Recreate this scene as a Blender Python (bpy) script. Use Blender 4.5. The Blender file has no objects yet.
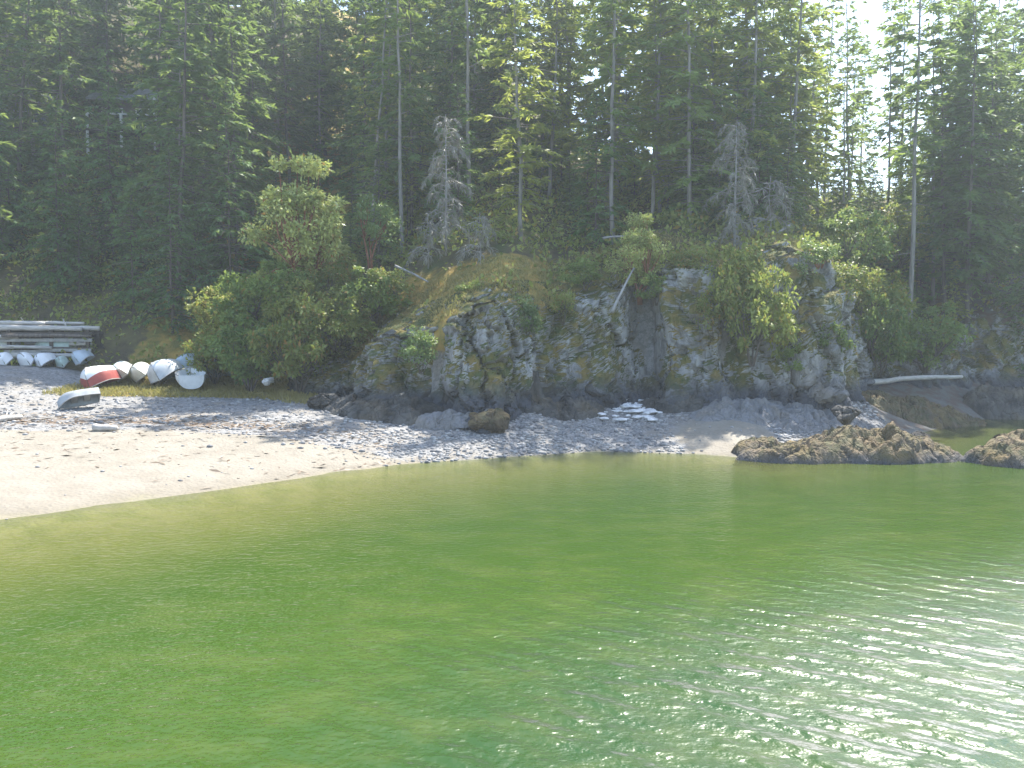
import bpy, math, random
import numpy as np
from mathutils import Vector, Matrix, Euler

# ------------------------------------------------------------------ camera, sky, sun, exposure
SC = bpy.context.scene
COL = SC.collection
F, CX, CY, CAMH = 850.0, 512.0, 384.0, 4.0
PITCH = math.radians(2.96)
cam = bpy.data.cameras.new('camera')
cam.sensor_width = 36.0
cam.lens = F / 1024 * 36
cam.clip_start = 0.1
cam.clip_end = 3000
camo = bpy.data.objects.new('camera', cam)
camo.location = (0, 0, CAMH)
camo.rotation_euler = (math.pi / 2 - PITCH, 0, 0)
COL.objects.link(camo)
SC.camera = camo

SUN_EL, SUN_AZ = math.radians(57), math.radians(29)      # azimuth measured from +Y towards +X
world = bpy.data.worlds.new('World')
SC.world = world
world.use_nodes = True
wn = world.node_tree
sky = wn.nodes.new('ShaderNodeTexSky')
sky.sky_type = 'NISHITA'
sky.sun_disc = False
sky.sun_elevation = SUN_EL
sky.sun_rotation = SUN_AZ
sky.air_density = 1.0
sky.dust_density = 1.0
sky.ozone_density = 1.0
bg = wn.nodes['Background']
bg.inputs['Strength'].default_value = 0.15
wn.links.new(sky.outputs[0], bg.inputs['Color'])

sun = bpy.data.lights.new('sun', 'SUN')
sun.energy = 4.6
sun.angle = math.radians(0.5)
sun.color = (1.0, 0.95, 0.86)
suno = bpy.data.objects.new('sun', sun)
sd = Vector((math.sin(SUN_AZ) * math.cos(SUN_EL), math.cos(SUN_AZ) * math.cos(SUN_EL), math.sin(SUN_EL)))
suno.rotation_euler = (-sd).to_track_quat('-Z', 'Y').to_euler()
suno.location = (20, 40, 60)
COL.objects.link(suno)

SC.view_settings.view_transform = 'Standard'
SC.view_settings.look = 'None'
SC.view_settings.gamma = 1.0
SC.view_settings.exposure = 1.65
SC.render.engine = 'CYCLES'
cy = SC.cycles
cy.use_denoising = True
try:
    cy.denoiser = 'OPENIMAGEDENOISE'
except Exception:
    pass
cy.max_bounces = 5
cy.diffuse_bounces = 3
cy.glossy_bounces = 2
cy.transmission_bounces = 3
cy.transparent_max_bounces = 6
cy.sample_clamp_indirect = 4.0
cy.caustics_reflective = False
cy.caustics_refractive = False

R = random.Random(7)
RNG = np.random.default_rng(11)


# ------------------------------------------------------------------ helpers
def at(px, py, Y):
    """World point seen at pixel (px, py) at distance Y along the view axis."""
    x = (px - CX) / F
    v = -(py - CY) / F
    d = Vector((x, math.cos(PITCH) + v * math.sin(PITCH), -math.sin(PITCH) + v * math.cos(PITCH)))
    k = Y / d.y
    return Vector((d.x * k, Y, CAMH + d.z * k))


def _hash(ix, iy, iz, seed):
    h = (ix.astype(np.int64) * 374761393 + iy.astype(np.int64) * 668265263 + iz.astype(np.int64) * 2147483647 + seed * 974711)
    h = (h ^ (h >> 13)) * 1274126177
    h = h ^ (h >> 16)
    return (h & 0xFFFFF) / float(0xFFFFF)


def vnoise(x, y, z, seed=0):
    x, y, z = np.broadcast_arrays(np.asarray(x, float), np.asarray(y, float), np.asarray(z, float))
    ix, iy, iz = np.floor(x), np.floor(y), np.floor(z)
    fx, fy, fz = x - ix, y - iy, z - iz
    u, v, w = [t * t * (3 - 2 * t) for t in (fx, fy, fz)]
    r = 0
    for dx in (0, 1):
        for dy in (0, 1):
            for dz in (0, 1):
                r = r + _hash(ix + dx, iy + dy, iz + dz, seed) * (u if dx else 1 - u) * (v if dy else 1 - v) * (w if dz else 1 - w)
    return r * 2 - 1


def fbm(x, y, z=0.0, oct=4, seed=0, gain=0.5):
    a, s, t = 1.0, 0, 0
    x, y, z = np.asarray(x, float), np.asarray(y, float), np.asarray(z, float)
    for o in range(oct):
        s = s + a * vnoise(x, y, z, seed + o * 17)
        t += a
        a *= gain
        x, y, z = x * 2.03 + 3.1, y * 2.03 + 1.7, z * 2.03 + 5.3
    return s / t


def cells(x, y, z, seed=0):
    """Voronoi: value of the nearest cell and the distance to the border between cells (F2-F1)."""
    x, y, z = np.broadcast_arrays(np.asarray(x, float), np.asarray(y, float), np.asarray(z, float))
    ix, iy, iz = np.floor(x), np.floor(y), np.floor(z)
    f1 = np.full(x.shape, 9.0)
    f2 = np.full(x.shape, 9.0)
    val = np.zeros(x.shape)
    for dx in (-1, 0, 1):
        for dy in (-1, 0, 1):
            for dz in (-1, 0, 1):
                a, b, c = ix + dx, iy + dy, iz + dz
                px = a + _hash(a, b, c, seed + 1)
                py = b + _hash(a, b, c, seed + 2)
                pz = c + _hash(a, b, c, seed + 3)
                d = np.sqrt((px - x) ** 2 + (py - y) ** 2 + (pz - z) ** 2)
                near = d < f1
                f2 = np.where(near, f1, np.minimum(f2, d))
                val = np.where(near, _hash(a, b, c, seed + 4), val)
                f1 = np.where(near, d, f1)
    return val, f2 - f1


def sstep(a, b, x):
    t = np.clip((x - a) / (b - a), 0, 1)
    return t * t * (3 - 2 * t)


def mesh_obj(name, verts, faces, mat, parent=None, smooth=False, mats=None, midx=None):
    me = bpy.data.meshes.new(name)
    me.from_pydata([tuple(v) for v in verts], [], [tuple(f) for f in faces])
    for m in (mats or [mat]):
        me.materials.append(m)
    if midx is not None:
        me.polygons.foreach_set('material_index', np.asarray(midx, np.int32))
    if smooth:
        me.polygons.foreach_set('use_smooth', np.ones(len(me.polygons), bool))
    me.update()
    o = bpy.data.objects.new(name, me)
    COL.objects.link(o)
    if parent is not None:
        o.parent = parent
    return o


def quad_mesh(name, V, mat, n=4):
    """Fast mesh of separate n-gons; V is (count*n, 3)."""
    V = np.asarray(V, np.float32)
    k = len(V) // n
    me = bpy.data.meshes.new(name)
    me.vertices.add(len(V))
    me.vertices.foreach_set('co', V.ravel())
    me.loops.add(len(V))
    me.loops.foreach_set('vertex_index', np.arange(len(V), dtype=np.int32))
    me.polygons.add(k)
    me.polygons.foreach_set('loop_start', np.arange(0, len(V), n, dtype=np.int32))
    me.polygons.foreach_set('loop_total', np.full(k, n, np.int32))
    me.materials.append(mat)
    me.update(calc_edges=True)
    me.validate()
    return me


def grid_faces(nu, nv, flip=False):
    i = np.arange(nu - 1)[:, None] * nv + np.arange(nv - 1)[None, :]
    i = i.ravel()
    f = np.stack([i, i + nv, i + nv + 1, i + 1], 1)
    return f[:, ::-1] if flip else f


def grid_obj(name, X, Y, Z, mat, attrs=None, parent=None, smooth=True, flip=False):
    nu, nv = X.shape
    V = np.stack([X, Y, Z], -1).reshape(-1, 3).astype(np.float32)
    f = grid_faces(nu, nv, flip)
    me = bpy.data.meshes.new(name)
    me.vertices.add(len(V))
    me.vertices.foreach_set('co', V.ravel())
    me.loops.add(len(f) * 4)
    me.loops.foreach_set('vertex_index', f.ravel().astype(np.int32))
    me.polygons.add(len(f))
    me.polygons.foreach_set('loop_start', np.arange(0, len(f) * 4, 4, dtype=np.int32))
    me.polygons.foreach_set('loop_total', np.full(len(f), 4, np.int32))
    me.polygons.foreach_set('use_smooth', np.full(len(f), smooth))
    me.materials.append(mat)
    me.update(calc_edges=True)
    for k, a in (attrs or {}).items():
        at_ = me.attributes.new(k, 'FLOAT', 'POINT')
        at_.data.foreach_set('value', a.ravel().astype(np.float32))
    o = bpy.data.objects.new(name, me)
    COL.objects.link(o)
    if parent is not None:
        o.parent = parent
    return o


def tag(o, label, cat, group=None, kind=None):
    if label:
        o['label'] = label
    if cat:
        o['category'] = cat
    if group:
        o['group'] = group
    if kind:
        o['kind'] = kind
    return o


def empty(name, loc, rot=(0, 0, 0), scale=1.0):
    o = bpy.data.objects.new(name, None)
    o.location = loc
    o.rotation_euler = rot
    o.scale = (scale,) * 3 if not isinstance(scale, (tuple, list)) else scale
    o.empty_display_size = 0.3
    COL.objects.link(o)
    return o


class MB:
    """Collects boxes, bars and tubes into one mesh."""
    def __init__(self):
        self.v, self.f = [], []

    def box(self, x0, x1, y0, y1, z0, z1):
        n = len(self.v)
        self.v += [(x, y, z) for x in (x0, x1) for y in (y0, y1) for z in (z0, z1)]
        self.f += [tuple(n + i for i in q) for q in ((0, 1, 3, 2), (4, 6, 7, 5), (0, 4, 5, 1), (2, 3, 7, 6), (0, 2, 6, 4), (1, 5, 7, 3))]
        return self

    def tube(self, pts, rad, k=6, cap=True):
        pts = [Vector(p) for p in pts]
        rad = list(rad) if hasattr(rad, '__len__') else [rad] * len(pts)
        n = len(self.v)
        ref = None
        for i, p in enumerate(pts):
            t = (pts[min(i + 1, len(pts) - 1)] - pts[max(i - 1, 0)]).normalized()
            if ref is None:
                ref = Vector((1, 0, 0)) if abs(t.x) < 0.8 else Vector((0, 1, 0))
            a = (ref - t * ref.dot(t)).normalized()
            ref = a
            b = t.cross(a)
            for j in range(k):
                w = 2 * math.pi * j / k
                self.v.append(tuple(p + (a * math.cos(w) + b * math.sin(w)) * rad[i]))
        for i in range(len(pts) - 1):
            for j in range(k):
                self.f.append((n + i * k + j, n + i * k + (j + 1) % k, n + (i + 1) * k + (j + 1) % k, n + (i + 1) * k + j))
        if cap:
            self.f.append(tuple(n + j for j in reversed(range(k))))
            self.f.append(tuple(n + (len(pts) - 1) * k + j for j in range(k)))
        return self

    def build(self, name, mat, parent=None, smooth=False):
        return mesh_obj(name, self.v, self.f, mat, parent, smooth)

    def mesh(self, name, mat, smooth=True):
        me = bpy.data.meshes.new(name)
        me.from_pydata(self.v, [], self.f)
        me.materials.append(mat)
        if smooth:
            me.polygons.foreach_set('use_smooth', np.ones(len(me.polygons), bool))
        me.update()
        return me


# ------------------------------------------------------------------ materials
class NT:
    def __init__(self, name):
        self.m = bpy.data.materials.new(name)
        self.m.use_nodes = True
        self.t = self.m.node_tree
        self.t.nodes.clear()
        self.out = self.n('ShaderNodeOutputMaterial')

    def n(self, ty, **kw):
        o = self.t.nodes.new(ty)
        for k, v in kw.items():
            if k in ('op',):
                o.operation = v
            elif k == 'blend':
                o.blend_type = v
            elif hasattr(o, k) and k not in o.inputs:
                setattr(o, k, v)
            else:
                self.set(o, k, v)
        return o

    def set(self, o, k, v):
        s = o.inputs[k]
        if hasattr(v, 'is_output'):
            self.t.links.new(v, s)
        elif hasattr(v, 'outputs'):
            self.t.links.new(v.outputs[0], s)
        else:
            if s.type == 'RGBA' and len(v) == 3:
                v = (*v, 1)
            s.default_value = v

    def noise(self, scale, detail=4, vec=None, rough=0.55):
        o = self.n('ShaderNodeTexNoise')
        o.inputs['Scale'].default_value = scale
        o.inputs['Detail'].default_value = detail
        o.inputs['Roughness'].default_value = rough
        if vec is not None:
            self.set(o, 'Vector', vec)
        return o.outputs[0]

    def voro(self, scale, vec=None, feature='F1', out='Distance'):
        o = self.n('ShaderNodeTexVoronoi')
        o.feature = feature
        o.inputs['Scale'].default_value = scale
        if vec is not None:
            self.set(o, 'Vector', vec)
        return o.outputs[out]

    def math(self, op, a, b=0.0, clamp=False):
        o = self.n('ShaderNodeMath')
        o.operation = op
        o.use_clamp = clamp
        self.set(o, 0, a)
        self.set(o, 1, b)
        return o.outputs[0]

    def ramp(self, fac, lo, hi, clamp=True):
        o = self.n('ShaderNodeMapRange')
        o.clamp = clamp
        o.interpolation_type = 'SMOOTHSTEP'
        self.set(o, 'Value', fac)
        self.set(o, 'From Min', lo)
        self.set(o, 'From Max', hi)
        return o.outputs[0]

    def mix(self, fac, a, b, blend='MIX'):
        o = self.n('ShaderNodeMix')
        o.data_type = 'RGBA'
        o.blend_type = blend
        for i, v in ((0, fac), (6, a), (7, b)):
            s = o.inputs[i]
            if hasattr(v, 'is_output'):
                self.t.links.new(v, s)
            elif i == 0:
                s.default_value = v
            else:
                s.default_value = (*v, 1) if len(v) == 3 else v
        return o.outputs[2]

    def attr(self, name):
        o = self.n('ShaderNodeAttribute')
        o.attribute_name = name
        return o.outputs['Fac']

    def coord(self, which='Object'):
        return self.n('ShaderNodeTexCoord').outputs[which]

    def pos(self):
        return self.n('ShaderNodeNewGeometry').outputs['Position']

    def bump(self, h, strength=0.5, dist=0.05, normal=None):
        o = self.n('ShaderNodeBump')
        o.inputs['Strength'].default_value = strength
        o.inputs['Distance'].default_value = dist
        self.set(o, 'Height', h)
        if normal is not None:
            self.set(o, 'Normal', normal)
        return o.outputs[0]

    def scalev(self, vec, s):
        o = self.n('ShaderNodeMapping')
        self.set(o, 'Vector', vec)
        o.inputs['Scale'].default_value = s
        return o.outputs[0]

    def bsdf(self, color, rough=0.8, normal=None, spec=0.3):
        o = self.n('ShaderNodeBsdfPrincipled')
        self.set(o, 'Base Color', color)
        self.set(o, 'Roughness', rough)
        o.inputs['Specular IOR Level'].default_value = spec
        if normal is not None:
            self.set(o, 'Normal', normal)
        return o

    def done(self, shader):
        self.set(self.out, 'Surface', shader)
        return self.m


def leaf_mat(name, c1, c2, transl=0.35, spread=0.5, rough=0.55, spec=0.25, wild=None, wildfac=0.0):
    t = NT(name)
    g = t.n('ShaderNodeNewGeometry')
    oi = t.n('ShaderNodeObjectInfo')
    f = t.math('ADD', t.math('MULTIPLY', g.outputs['Random Per Island'], spread), t.math('ADD', t.math('MULTIPLY', t.noise(0.5, 2, t.pos()), 0.7), t.math('MULTIPLY', t.noise(1.9, 2, t.pos()), 0.5)))
    f = t.math('ADD', f, t.math('MULTIPLY', oi.outputs['Random'], 0.35))
    f = t.ramp(f, 0.45, 1.3)
    c = t.mix(f, c1, c2)
    if wild:
        c = t.mix(t.ramp(g.outputs['Random Per Island'], 1 - wildfac, 1 - wildfac * 0.8), c, wild)
    b = t.bsdf(c, rough, None, spec)
    tr = t.n('ShaderNodeBsdfTranslucent')
    t.set(tr, 'Color', t.mix(0.4, c, (0.40, 0.50, 0.09), 'MIX') if transl > 0 else c)
    ms = t.n('ShaderNodeMixShader')
    t.set(ms, 0, transl)
    t.set(ms, 1, b.outputs[0])
    t.set(ms, 2, tr.outputs[0])
    return t.done(ms.outputs[0])


def simple(name, c, rough=0.6, var=0.25, scale=6.0, bump=0.0, spec=0.3, c2=None, stretch=None):
    t = NT(name)
    vec = t.coord('Object')
    if stretch:
        vec = t.scalev(vec, stretch)
    nz = t.noise(scale, 5, vec)
    d = c2 or tuple(x * (1 - var) for x in c)
    col = t.mix(t.ramp(nz, 0.35, 0.7), c, d)
    nrm = t.bump(t.noise(scale * 3, 5, vec), bump, 0.03) if bump else None
    return t.done(t.bsdf(col, rough, nrm, spec).outputs[0])


def rock_mat(name, base=(0.42, 0.415, 0.405), dark=(0.17, 0.168, 0.165), moss=(0.14, 0.12, 0.03), moss_amt=1.0, tide=None, warm=(0.26, 0.20, 0.12), warm_amt=0.3, mossx=False):
    t = NT(name)
    p = t.pos()
    vs = t.scalev(p, (1.6, 1.6, 0.5))
    big = t.noise(0.9, 6, vs, 0.62)
    fine = t.noise(7.0, 8, p, 0.7)
    wv = t.n('ShaderNodeVectorMath')
    wv.operation = 'ADD'
    nv = t.n('ShaderNodeTexNoise')
    nv.inputs['Scale'].default_value = 1.1
    nv.inputs['Detail'].default_value = 4
    t.set(nv, 'Vector', p)
    t.set(wv, 0, p)
    t.set(wv, 1, nv.outputs['Color'])
    pw = wv.outputs[0]
    crack = t.voro(1.2, t.scalev(pw, (1.5, 1.5, 0.5)), 'DISTANCE_TO_EDGE')
    crack2 = t.voro(3.6, t.scalev(pw, (1.2, 1.2, 0.6)), 'DISTANCE_TO_EDGE')
    c = t.mix(t.ramp(big, 0.33, 0.68), dark, base)
    c = t.mix(t.math('MULTIPLY', t.ramp(fine, 0.55, 0.8), 0.45), c, tuple(min(1, x * 1.5) for x in base))
    c = t.mix(t.math('MULTIPLY', t.ramp(t.noise(0.6, 4, p), 0.5, 0.7), warm_amt), c, warm)
    c = t.mix(t.math('MULTIPLY', t.math('SUBTRACT', 1.0, t.ramp(crack, 0.0, 0.035)), 0.5), c, dark)
    g = t.n('ShaderNodeNewGeometry')
    sep = t.n('ShaderNodeSeparateXYZ')
    t.set(sep, 0, g.outputs['Normal'])
    up = t.math('ADD', sep.outputs[2], t.math('MULTIPLY', t.math('SUBTRACT', t.noise(1.4, 5, p), 0.5), 1.6))
    if mossx:
        sx = t.n('ShaderNodeSeparateXYZ')
        t.set(sx, 0, p)
        up = t.math('ADD', up, t.math('MULTIPLY', t.ramp(sx.outputs[0], 3.5, -1.5), 0.22))
    if moss_amt > 0:
        mc = t.mix(t.ramp(t.noise(2.2, 4, p), 0.38, 0.62), moss, (0.065, 0.085, 0.025))
        mc = t.mix(t.ramp(t.noise(0.9, 3, p), 0.52, 0.66), mc, (0.21, 0.155, 0.045))
        c = t.mix(t.math('MULTIPLY', t.ramp(t.math('ADD', up, t.math('MULTIPLY', t.ramp(t.noise(0.35, 3, p), 0.5, 0.62), 0.45)), 0.38, 0.62), moss_amt), c, mc)
    if tide is not None:
        sp = t.n('ShaderNodeSeparateXYZ')
        t.set(sp, 0, p)
        z = t.math('ADD', sp.outputs[2], t.math('MULTIPLY', t.math('SUBTRACT', t.noise(0.8, 4, p), 0.5), 1.3))
        c = t.mix(t.ramp(z, tide[0], tide[1]), t.mix(fine, (0.035, 0.036, 0.042), (0.12, 0.125, 0.14)), c)
    h = t.math('ADD', t.math('MULTIPLY', big, 0.8), t.math('MULTIPLY', fine, 0.35))
    h = t.math('ADD', h, t.math('MULTIPLY', t.ramp(crack, 0, 0.08), 0.22))
    h = t.math('ADD', h, t.math('MULTIPLY', t.ramp(crack2, 0, 0.1), 0.12))
    return t.done(t.bsdf(c, 0.85, t.bump(h, 0.9, 0.22), 0.25).outputs[0])


M = {}
M['cliff'] = rock_mat('cliff_rock', mossx=True, tide=(1.5, 2.7))
M['boulder'] = rock_mat('boulder_rock', moss_amt=0.0, base=(0.22, 0.22, 0.225))
M['darkrock'] = rock_mat('dark_tidal_rock', moss_amt=0.0, base=(0.12, 0.115, 0.105), dark=(0.03, 0.03, 0.03))
M['brownrock'] = rock_mat('weedy_rock', base=(0.15, 0.115, 0.075), dark=(0.05, 0.042, 0.03), moss=(0.15, 0.10, 0.035), moss_amt=0.4, warm=(0.2, 0.12, 0.05), warm_amt=0.6)
M['reef'] = rock_mat('reef_rock', base=(0.20, 0.155, 0.105), dark=(0.06, 0.045, 0.03), moss=(0.20, 0.145, 0.07), moss_amt=0.45, warm=(0.22, 0.15, 0.08), warm_amt=0.6, tide=(-0.1, 0.4))
M['palestone'] = simple('pale_stone', (0.72, 0.71, 0.70), 0.8, 0.4, 5, 0.4)
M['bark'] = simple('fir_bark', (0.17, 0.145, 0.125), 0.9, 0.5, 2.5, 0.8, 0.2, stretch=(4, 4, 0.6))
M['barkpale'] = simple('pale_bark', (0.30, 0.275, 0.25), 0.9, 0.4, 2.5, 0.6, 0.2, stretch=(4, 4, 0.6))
M['barkred'] = simple('arbutus_bark', (0.30, 0.13, 0.07), 0.7, 0.45, 3.0, 0.4, 0.3)
M['deadwood'] = simple('dead_wood', (0.34, 0.325, 0.31), 0.9, 0.3, 3, 0.4, 0.2)
M['drift'] = simple('driftwood', (0.50, 0.47, 0.43), 0.9, 0.35, 4, 0.6, 0.2, stretch=(0.5, 4, 4))
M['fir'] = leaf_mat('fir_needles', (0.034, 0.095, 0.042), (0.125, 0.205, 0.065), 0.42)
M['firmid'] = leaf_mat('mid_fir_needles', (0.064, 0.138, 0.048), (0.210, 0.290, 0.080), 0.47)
M['firsunlit'] = leaf_mat('sunlit_fir_needles', (0.135, 0.190, 0.048), (0.360, 0.380, 0.080), 0.5)  # sunlit crowns put into the colour: paler, yellower needles than the other firs
M['cedar'] = leaf_mat('cedar_sprays', (0.040, 0.115, 0.048), (0.130, 0.240, 0.078), 0.42)
M['deadtwig'] = leaf_mat('dead_twigs', (0.15, 0.145, 0.115), (0.27, 0.255, 0.21), 0.0)
M['arbutus'] = leaf_mat('arbutus_leaves', (0.17, 0.22, 0.06), (0.58, 0.60, 0.20), 0.35, 0.55, 0.4, 0.5, (0.34, 0.15, 0.05), 0.06)
M['arbgreen'] = leaf_mat('glossy_green_leaves', (0.065, 0.125, 0.045), (0.18, 0.26, 0.085), 0.35, 0.5, 0.4, 0.4)
M['bush'] = leaf_mat('bush_leaves', (0.055, 0.115, 0.035), (0.210, 0.285, 0.075), 0.4, 0.6, 0.5, 0.3, (0.26, 0.17, 0.04), 0.05)
M['bushrust'] = leaf_mat('rusty_leaves', (0.075, 0.120, 0.035), (0.260, 0.290, 0.075), 0.38, 0.6, 0.5, 0.3, (0.34, 0.19, 0.06), 0.14)
M['salal'] = leaf_mat('salal_leaves', (0.080, 0.135, 0.036), (0.290, 0.310, 0.075), 0.4, 0.5, 0.5, 0.3, (0.30, 0.20, 0.05), 0.10)
M['drygrass'] = leaf_mat('dry_grass', (0.17, 0.15, 0.05), (0.36, 0.29, 0.11), 0.3)
M['white'] = simple('white_gelcoat', (0.74, 0.76, 0.78), 0.45, 0.16, 3, 0.0, 0.4)
M['cream'] = simple('cream_gelcoat', (0.68, 0.69, 0.60), 0.5, 0.2, 3, 0.0, 0.4)
M['greyhull'] = simple('weathered_grey_hull', (0.52, 0.55, 0.57), 0.5, 0.25, 3, 0.0, 0.4)
M['oldgrey'] = simple('worn_grey_hull', (0.36, 0.38, 0.39), 0.6, 0.35, 3, 0.0, 0.3)
M['bluehull'] = simple('pale_blue_hull', (0.42, 0.50, 0.56), 0.5, 0.25, 3, 0.0, 0.4)
M['greenhull'] = simple('pale_green_hull', (0.40, 0.50, 0.45), 0.5, 0.25, 3, 0.0, 0.4)
M['red'] = simple('faded_red_paint', (0.33, 0.075, 0.065), 0.5, 0.3, 3, 0.0, 0.3)
M['rail'] = simple('weathered_rail', (0.34, 0.33, 0.31), 0.7, 0.3, 5)
M['darkwood'] = simple('dark_wood', (0.10, 0.085, 0.07), 0.85, 0.4, 3, 0.4, 0.2, stretch=(1, 1, 6))
M['cabinwall'] = simple('cedar_siding', (0.16, 0.13, 0.12), 0.8, 0.3, 2, 0.3, 0.2, stretch=(0.3, 0.3, 7))
M['bluewall'] = simple('blue_grey_siding', (0.24, 0.29, 0.33), 0.8, 0.2, 2, 0.2, 0.2, stretch=(0.3, 0.3, 7))
M['roofm'] = simple('grey_roofing', (0.26, 0.265, 0.27), 0.8, 0.3, 4, 0.3)
M['trim'] = simple('white_trim', (0.78, 0.78, 0.76), 0.5, 0.08, 3)


def glass_mat():
    t = NT('window_glass')
    return t.done(t.bsdf((0.03, 0.04, 0.05), 0.05, None, 0.8).outputs[0])


M['pane'] = glass_mat()


def ground_mat():
    t = NT('shore_ground')
    p = t.pos()
    sand = t.mix(t.ramp(t.noise(1.1, 5, p), 0.3, 0.7), (0.25, 0.228, 0.188), (0.21, 0.188, 0.152))
    sand = t.mix(t.math('MULTIPLY', t.ramp(t.noise(14, 4, p), 0.5, 0.75), 0.5), sand, (0.16, 0.14, 0.118))
    pv = t.n('ShaderNodeTexVoronoi')
    pv.inputs['Scale'].default_value = 9.0
    t.set(pv, 'Vector', p)
    pv2 = t.n('ShaderNodeTexVoronoi')
    pv2.inputs['Scale'].default_value = 22.0
    t.set(pv2, 'Vector', p)
    sepc = t.n('ShaderNodeSeparateColor')
    t.set(sepc, 0, pv.outputs['Color'])
    sepd = t.n('ShaderNodeSeparateColor')
    t.set(sepd, 0, pv2.outputs['Color'])
    gv = t.math('ADD', t.math('MULTIPLY', sepc.outputs[0], 0.6), t.math('MULTIPLY', sepd.outputs[1], 0.4))
    grav = t.mix(gv, (0.11, 0.11, 0.112), (0.31, 0.305, 0.295))
    grav = t.mix(t.math('MULTIPLY', t.ramp(t.noise(0.7, 4, p), 0.42, 0.7), 0.6), grav, (0.21, 0.18, 0.14))
    bed = t.mix(t.ramp(t.noise(1.2, 5, p), 0.35, 0.65), (0.30, 0.26, 0.14), (0.19, 0.19, 0.07))
    forest = t.mix(t.ramp(t.noise(0.8, 6, p), 0.35, 0.65), (0.075, 0.062, 0.038), (0.14, 0.12, 0.05))
    forest = t.mix(t.ramp(t.noise(0.35, 4, p), 0.5, 0.68), forest, (0.06, 0.085, 0.025))
    dry = t.mix(t.ramp(t.noise(1.6, 5, p), 0.35, 0.65), (0.36, 0.235, 0.06), (0.16, 0.145, 0.04))
    ms = t.math('ADD', t.attr('sand'), t.math('MULTIPLY', t.math('SUBTRACT', t.noise(1.5, 5, p), 0.5), 0.9))
    c = t.mix(t.ramp(ms, 0.35, 0.62), grav, sand)
    mw = t.math('ADD', t.attr('wrack'), t.math('MULTIPLY', t.math('SUBTRACT', t.noise(2.2, 5, p), 0.5), 1.3))
    c = t.mix(t.ramp(mw, 0.55, 0.8), c, (0.16, 0.115, 0.08))
    md = t.math('ADD', t.attr('dry'), t.math('MULTIPLY', t.math('SUBTRACT', t.noise(1.1, 5, p), 0.5), 0.9))
    mf = t.math('ADD', t.attr('forest'), t.math('MULTIPLY', t.math('SUBTRACT', t.noise(0.9, 5, p), 0.5), 0.6))
    c = t.mix(t.ramp(mf, 0.4, 0.6), c, forest)
    c = t.mix(t.ramp(md, 0.4, 0.6), c, dry)
    sp = t.n('ShaderNodeSeparateXYZ')
    t.set(sp, 0, p)
    zz = t.math('ADD', sp.outputs[2], t.math('MULTIPLY', t.math('SUBTRACT', t.noise(0.8, 4, p), 0.5), 0.12))
    c = t.mix(t.math('MULTIPLY', t.math('SUBTRACT', 1.0, t.ramp(zz, 0.02, 0.16)), 0.45), c, (0.15, 0.13, 0.095))
    mz = t.math('ADD', t.attr('weedy'), t.math('MULTIPLY', t.math('SUBTRACT', t.noise(0.7, 5, p), 0.5), 1.0))
    c = t.mix(t.math('MULTIPLY', t.ramp(mz, 0.35, 0.65), 0.85), c, t.mix(t.ramp(t.noise(1.7, 5, p), 0.4, 0.6), (0.115, 0.112, 0.10), (0.10, 0.065, 0.045)))
    c = t.mix(t.ramp(zz, -0.12, 0.05), bed, c)
    h = t.math('ADD', t.math('MULTIPLY', t.math('SUBTRACT', 1.0, pv.outputs['Distance']), 0.5), t.noise(5, 5, p))
    return t.done(t.bsdf(c, 0.9, t.bump(h, 0.6, 0.07), 0.2).outputs[0])


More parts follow.
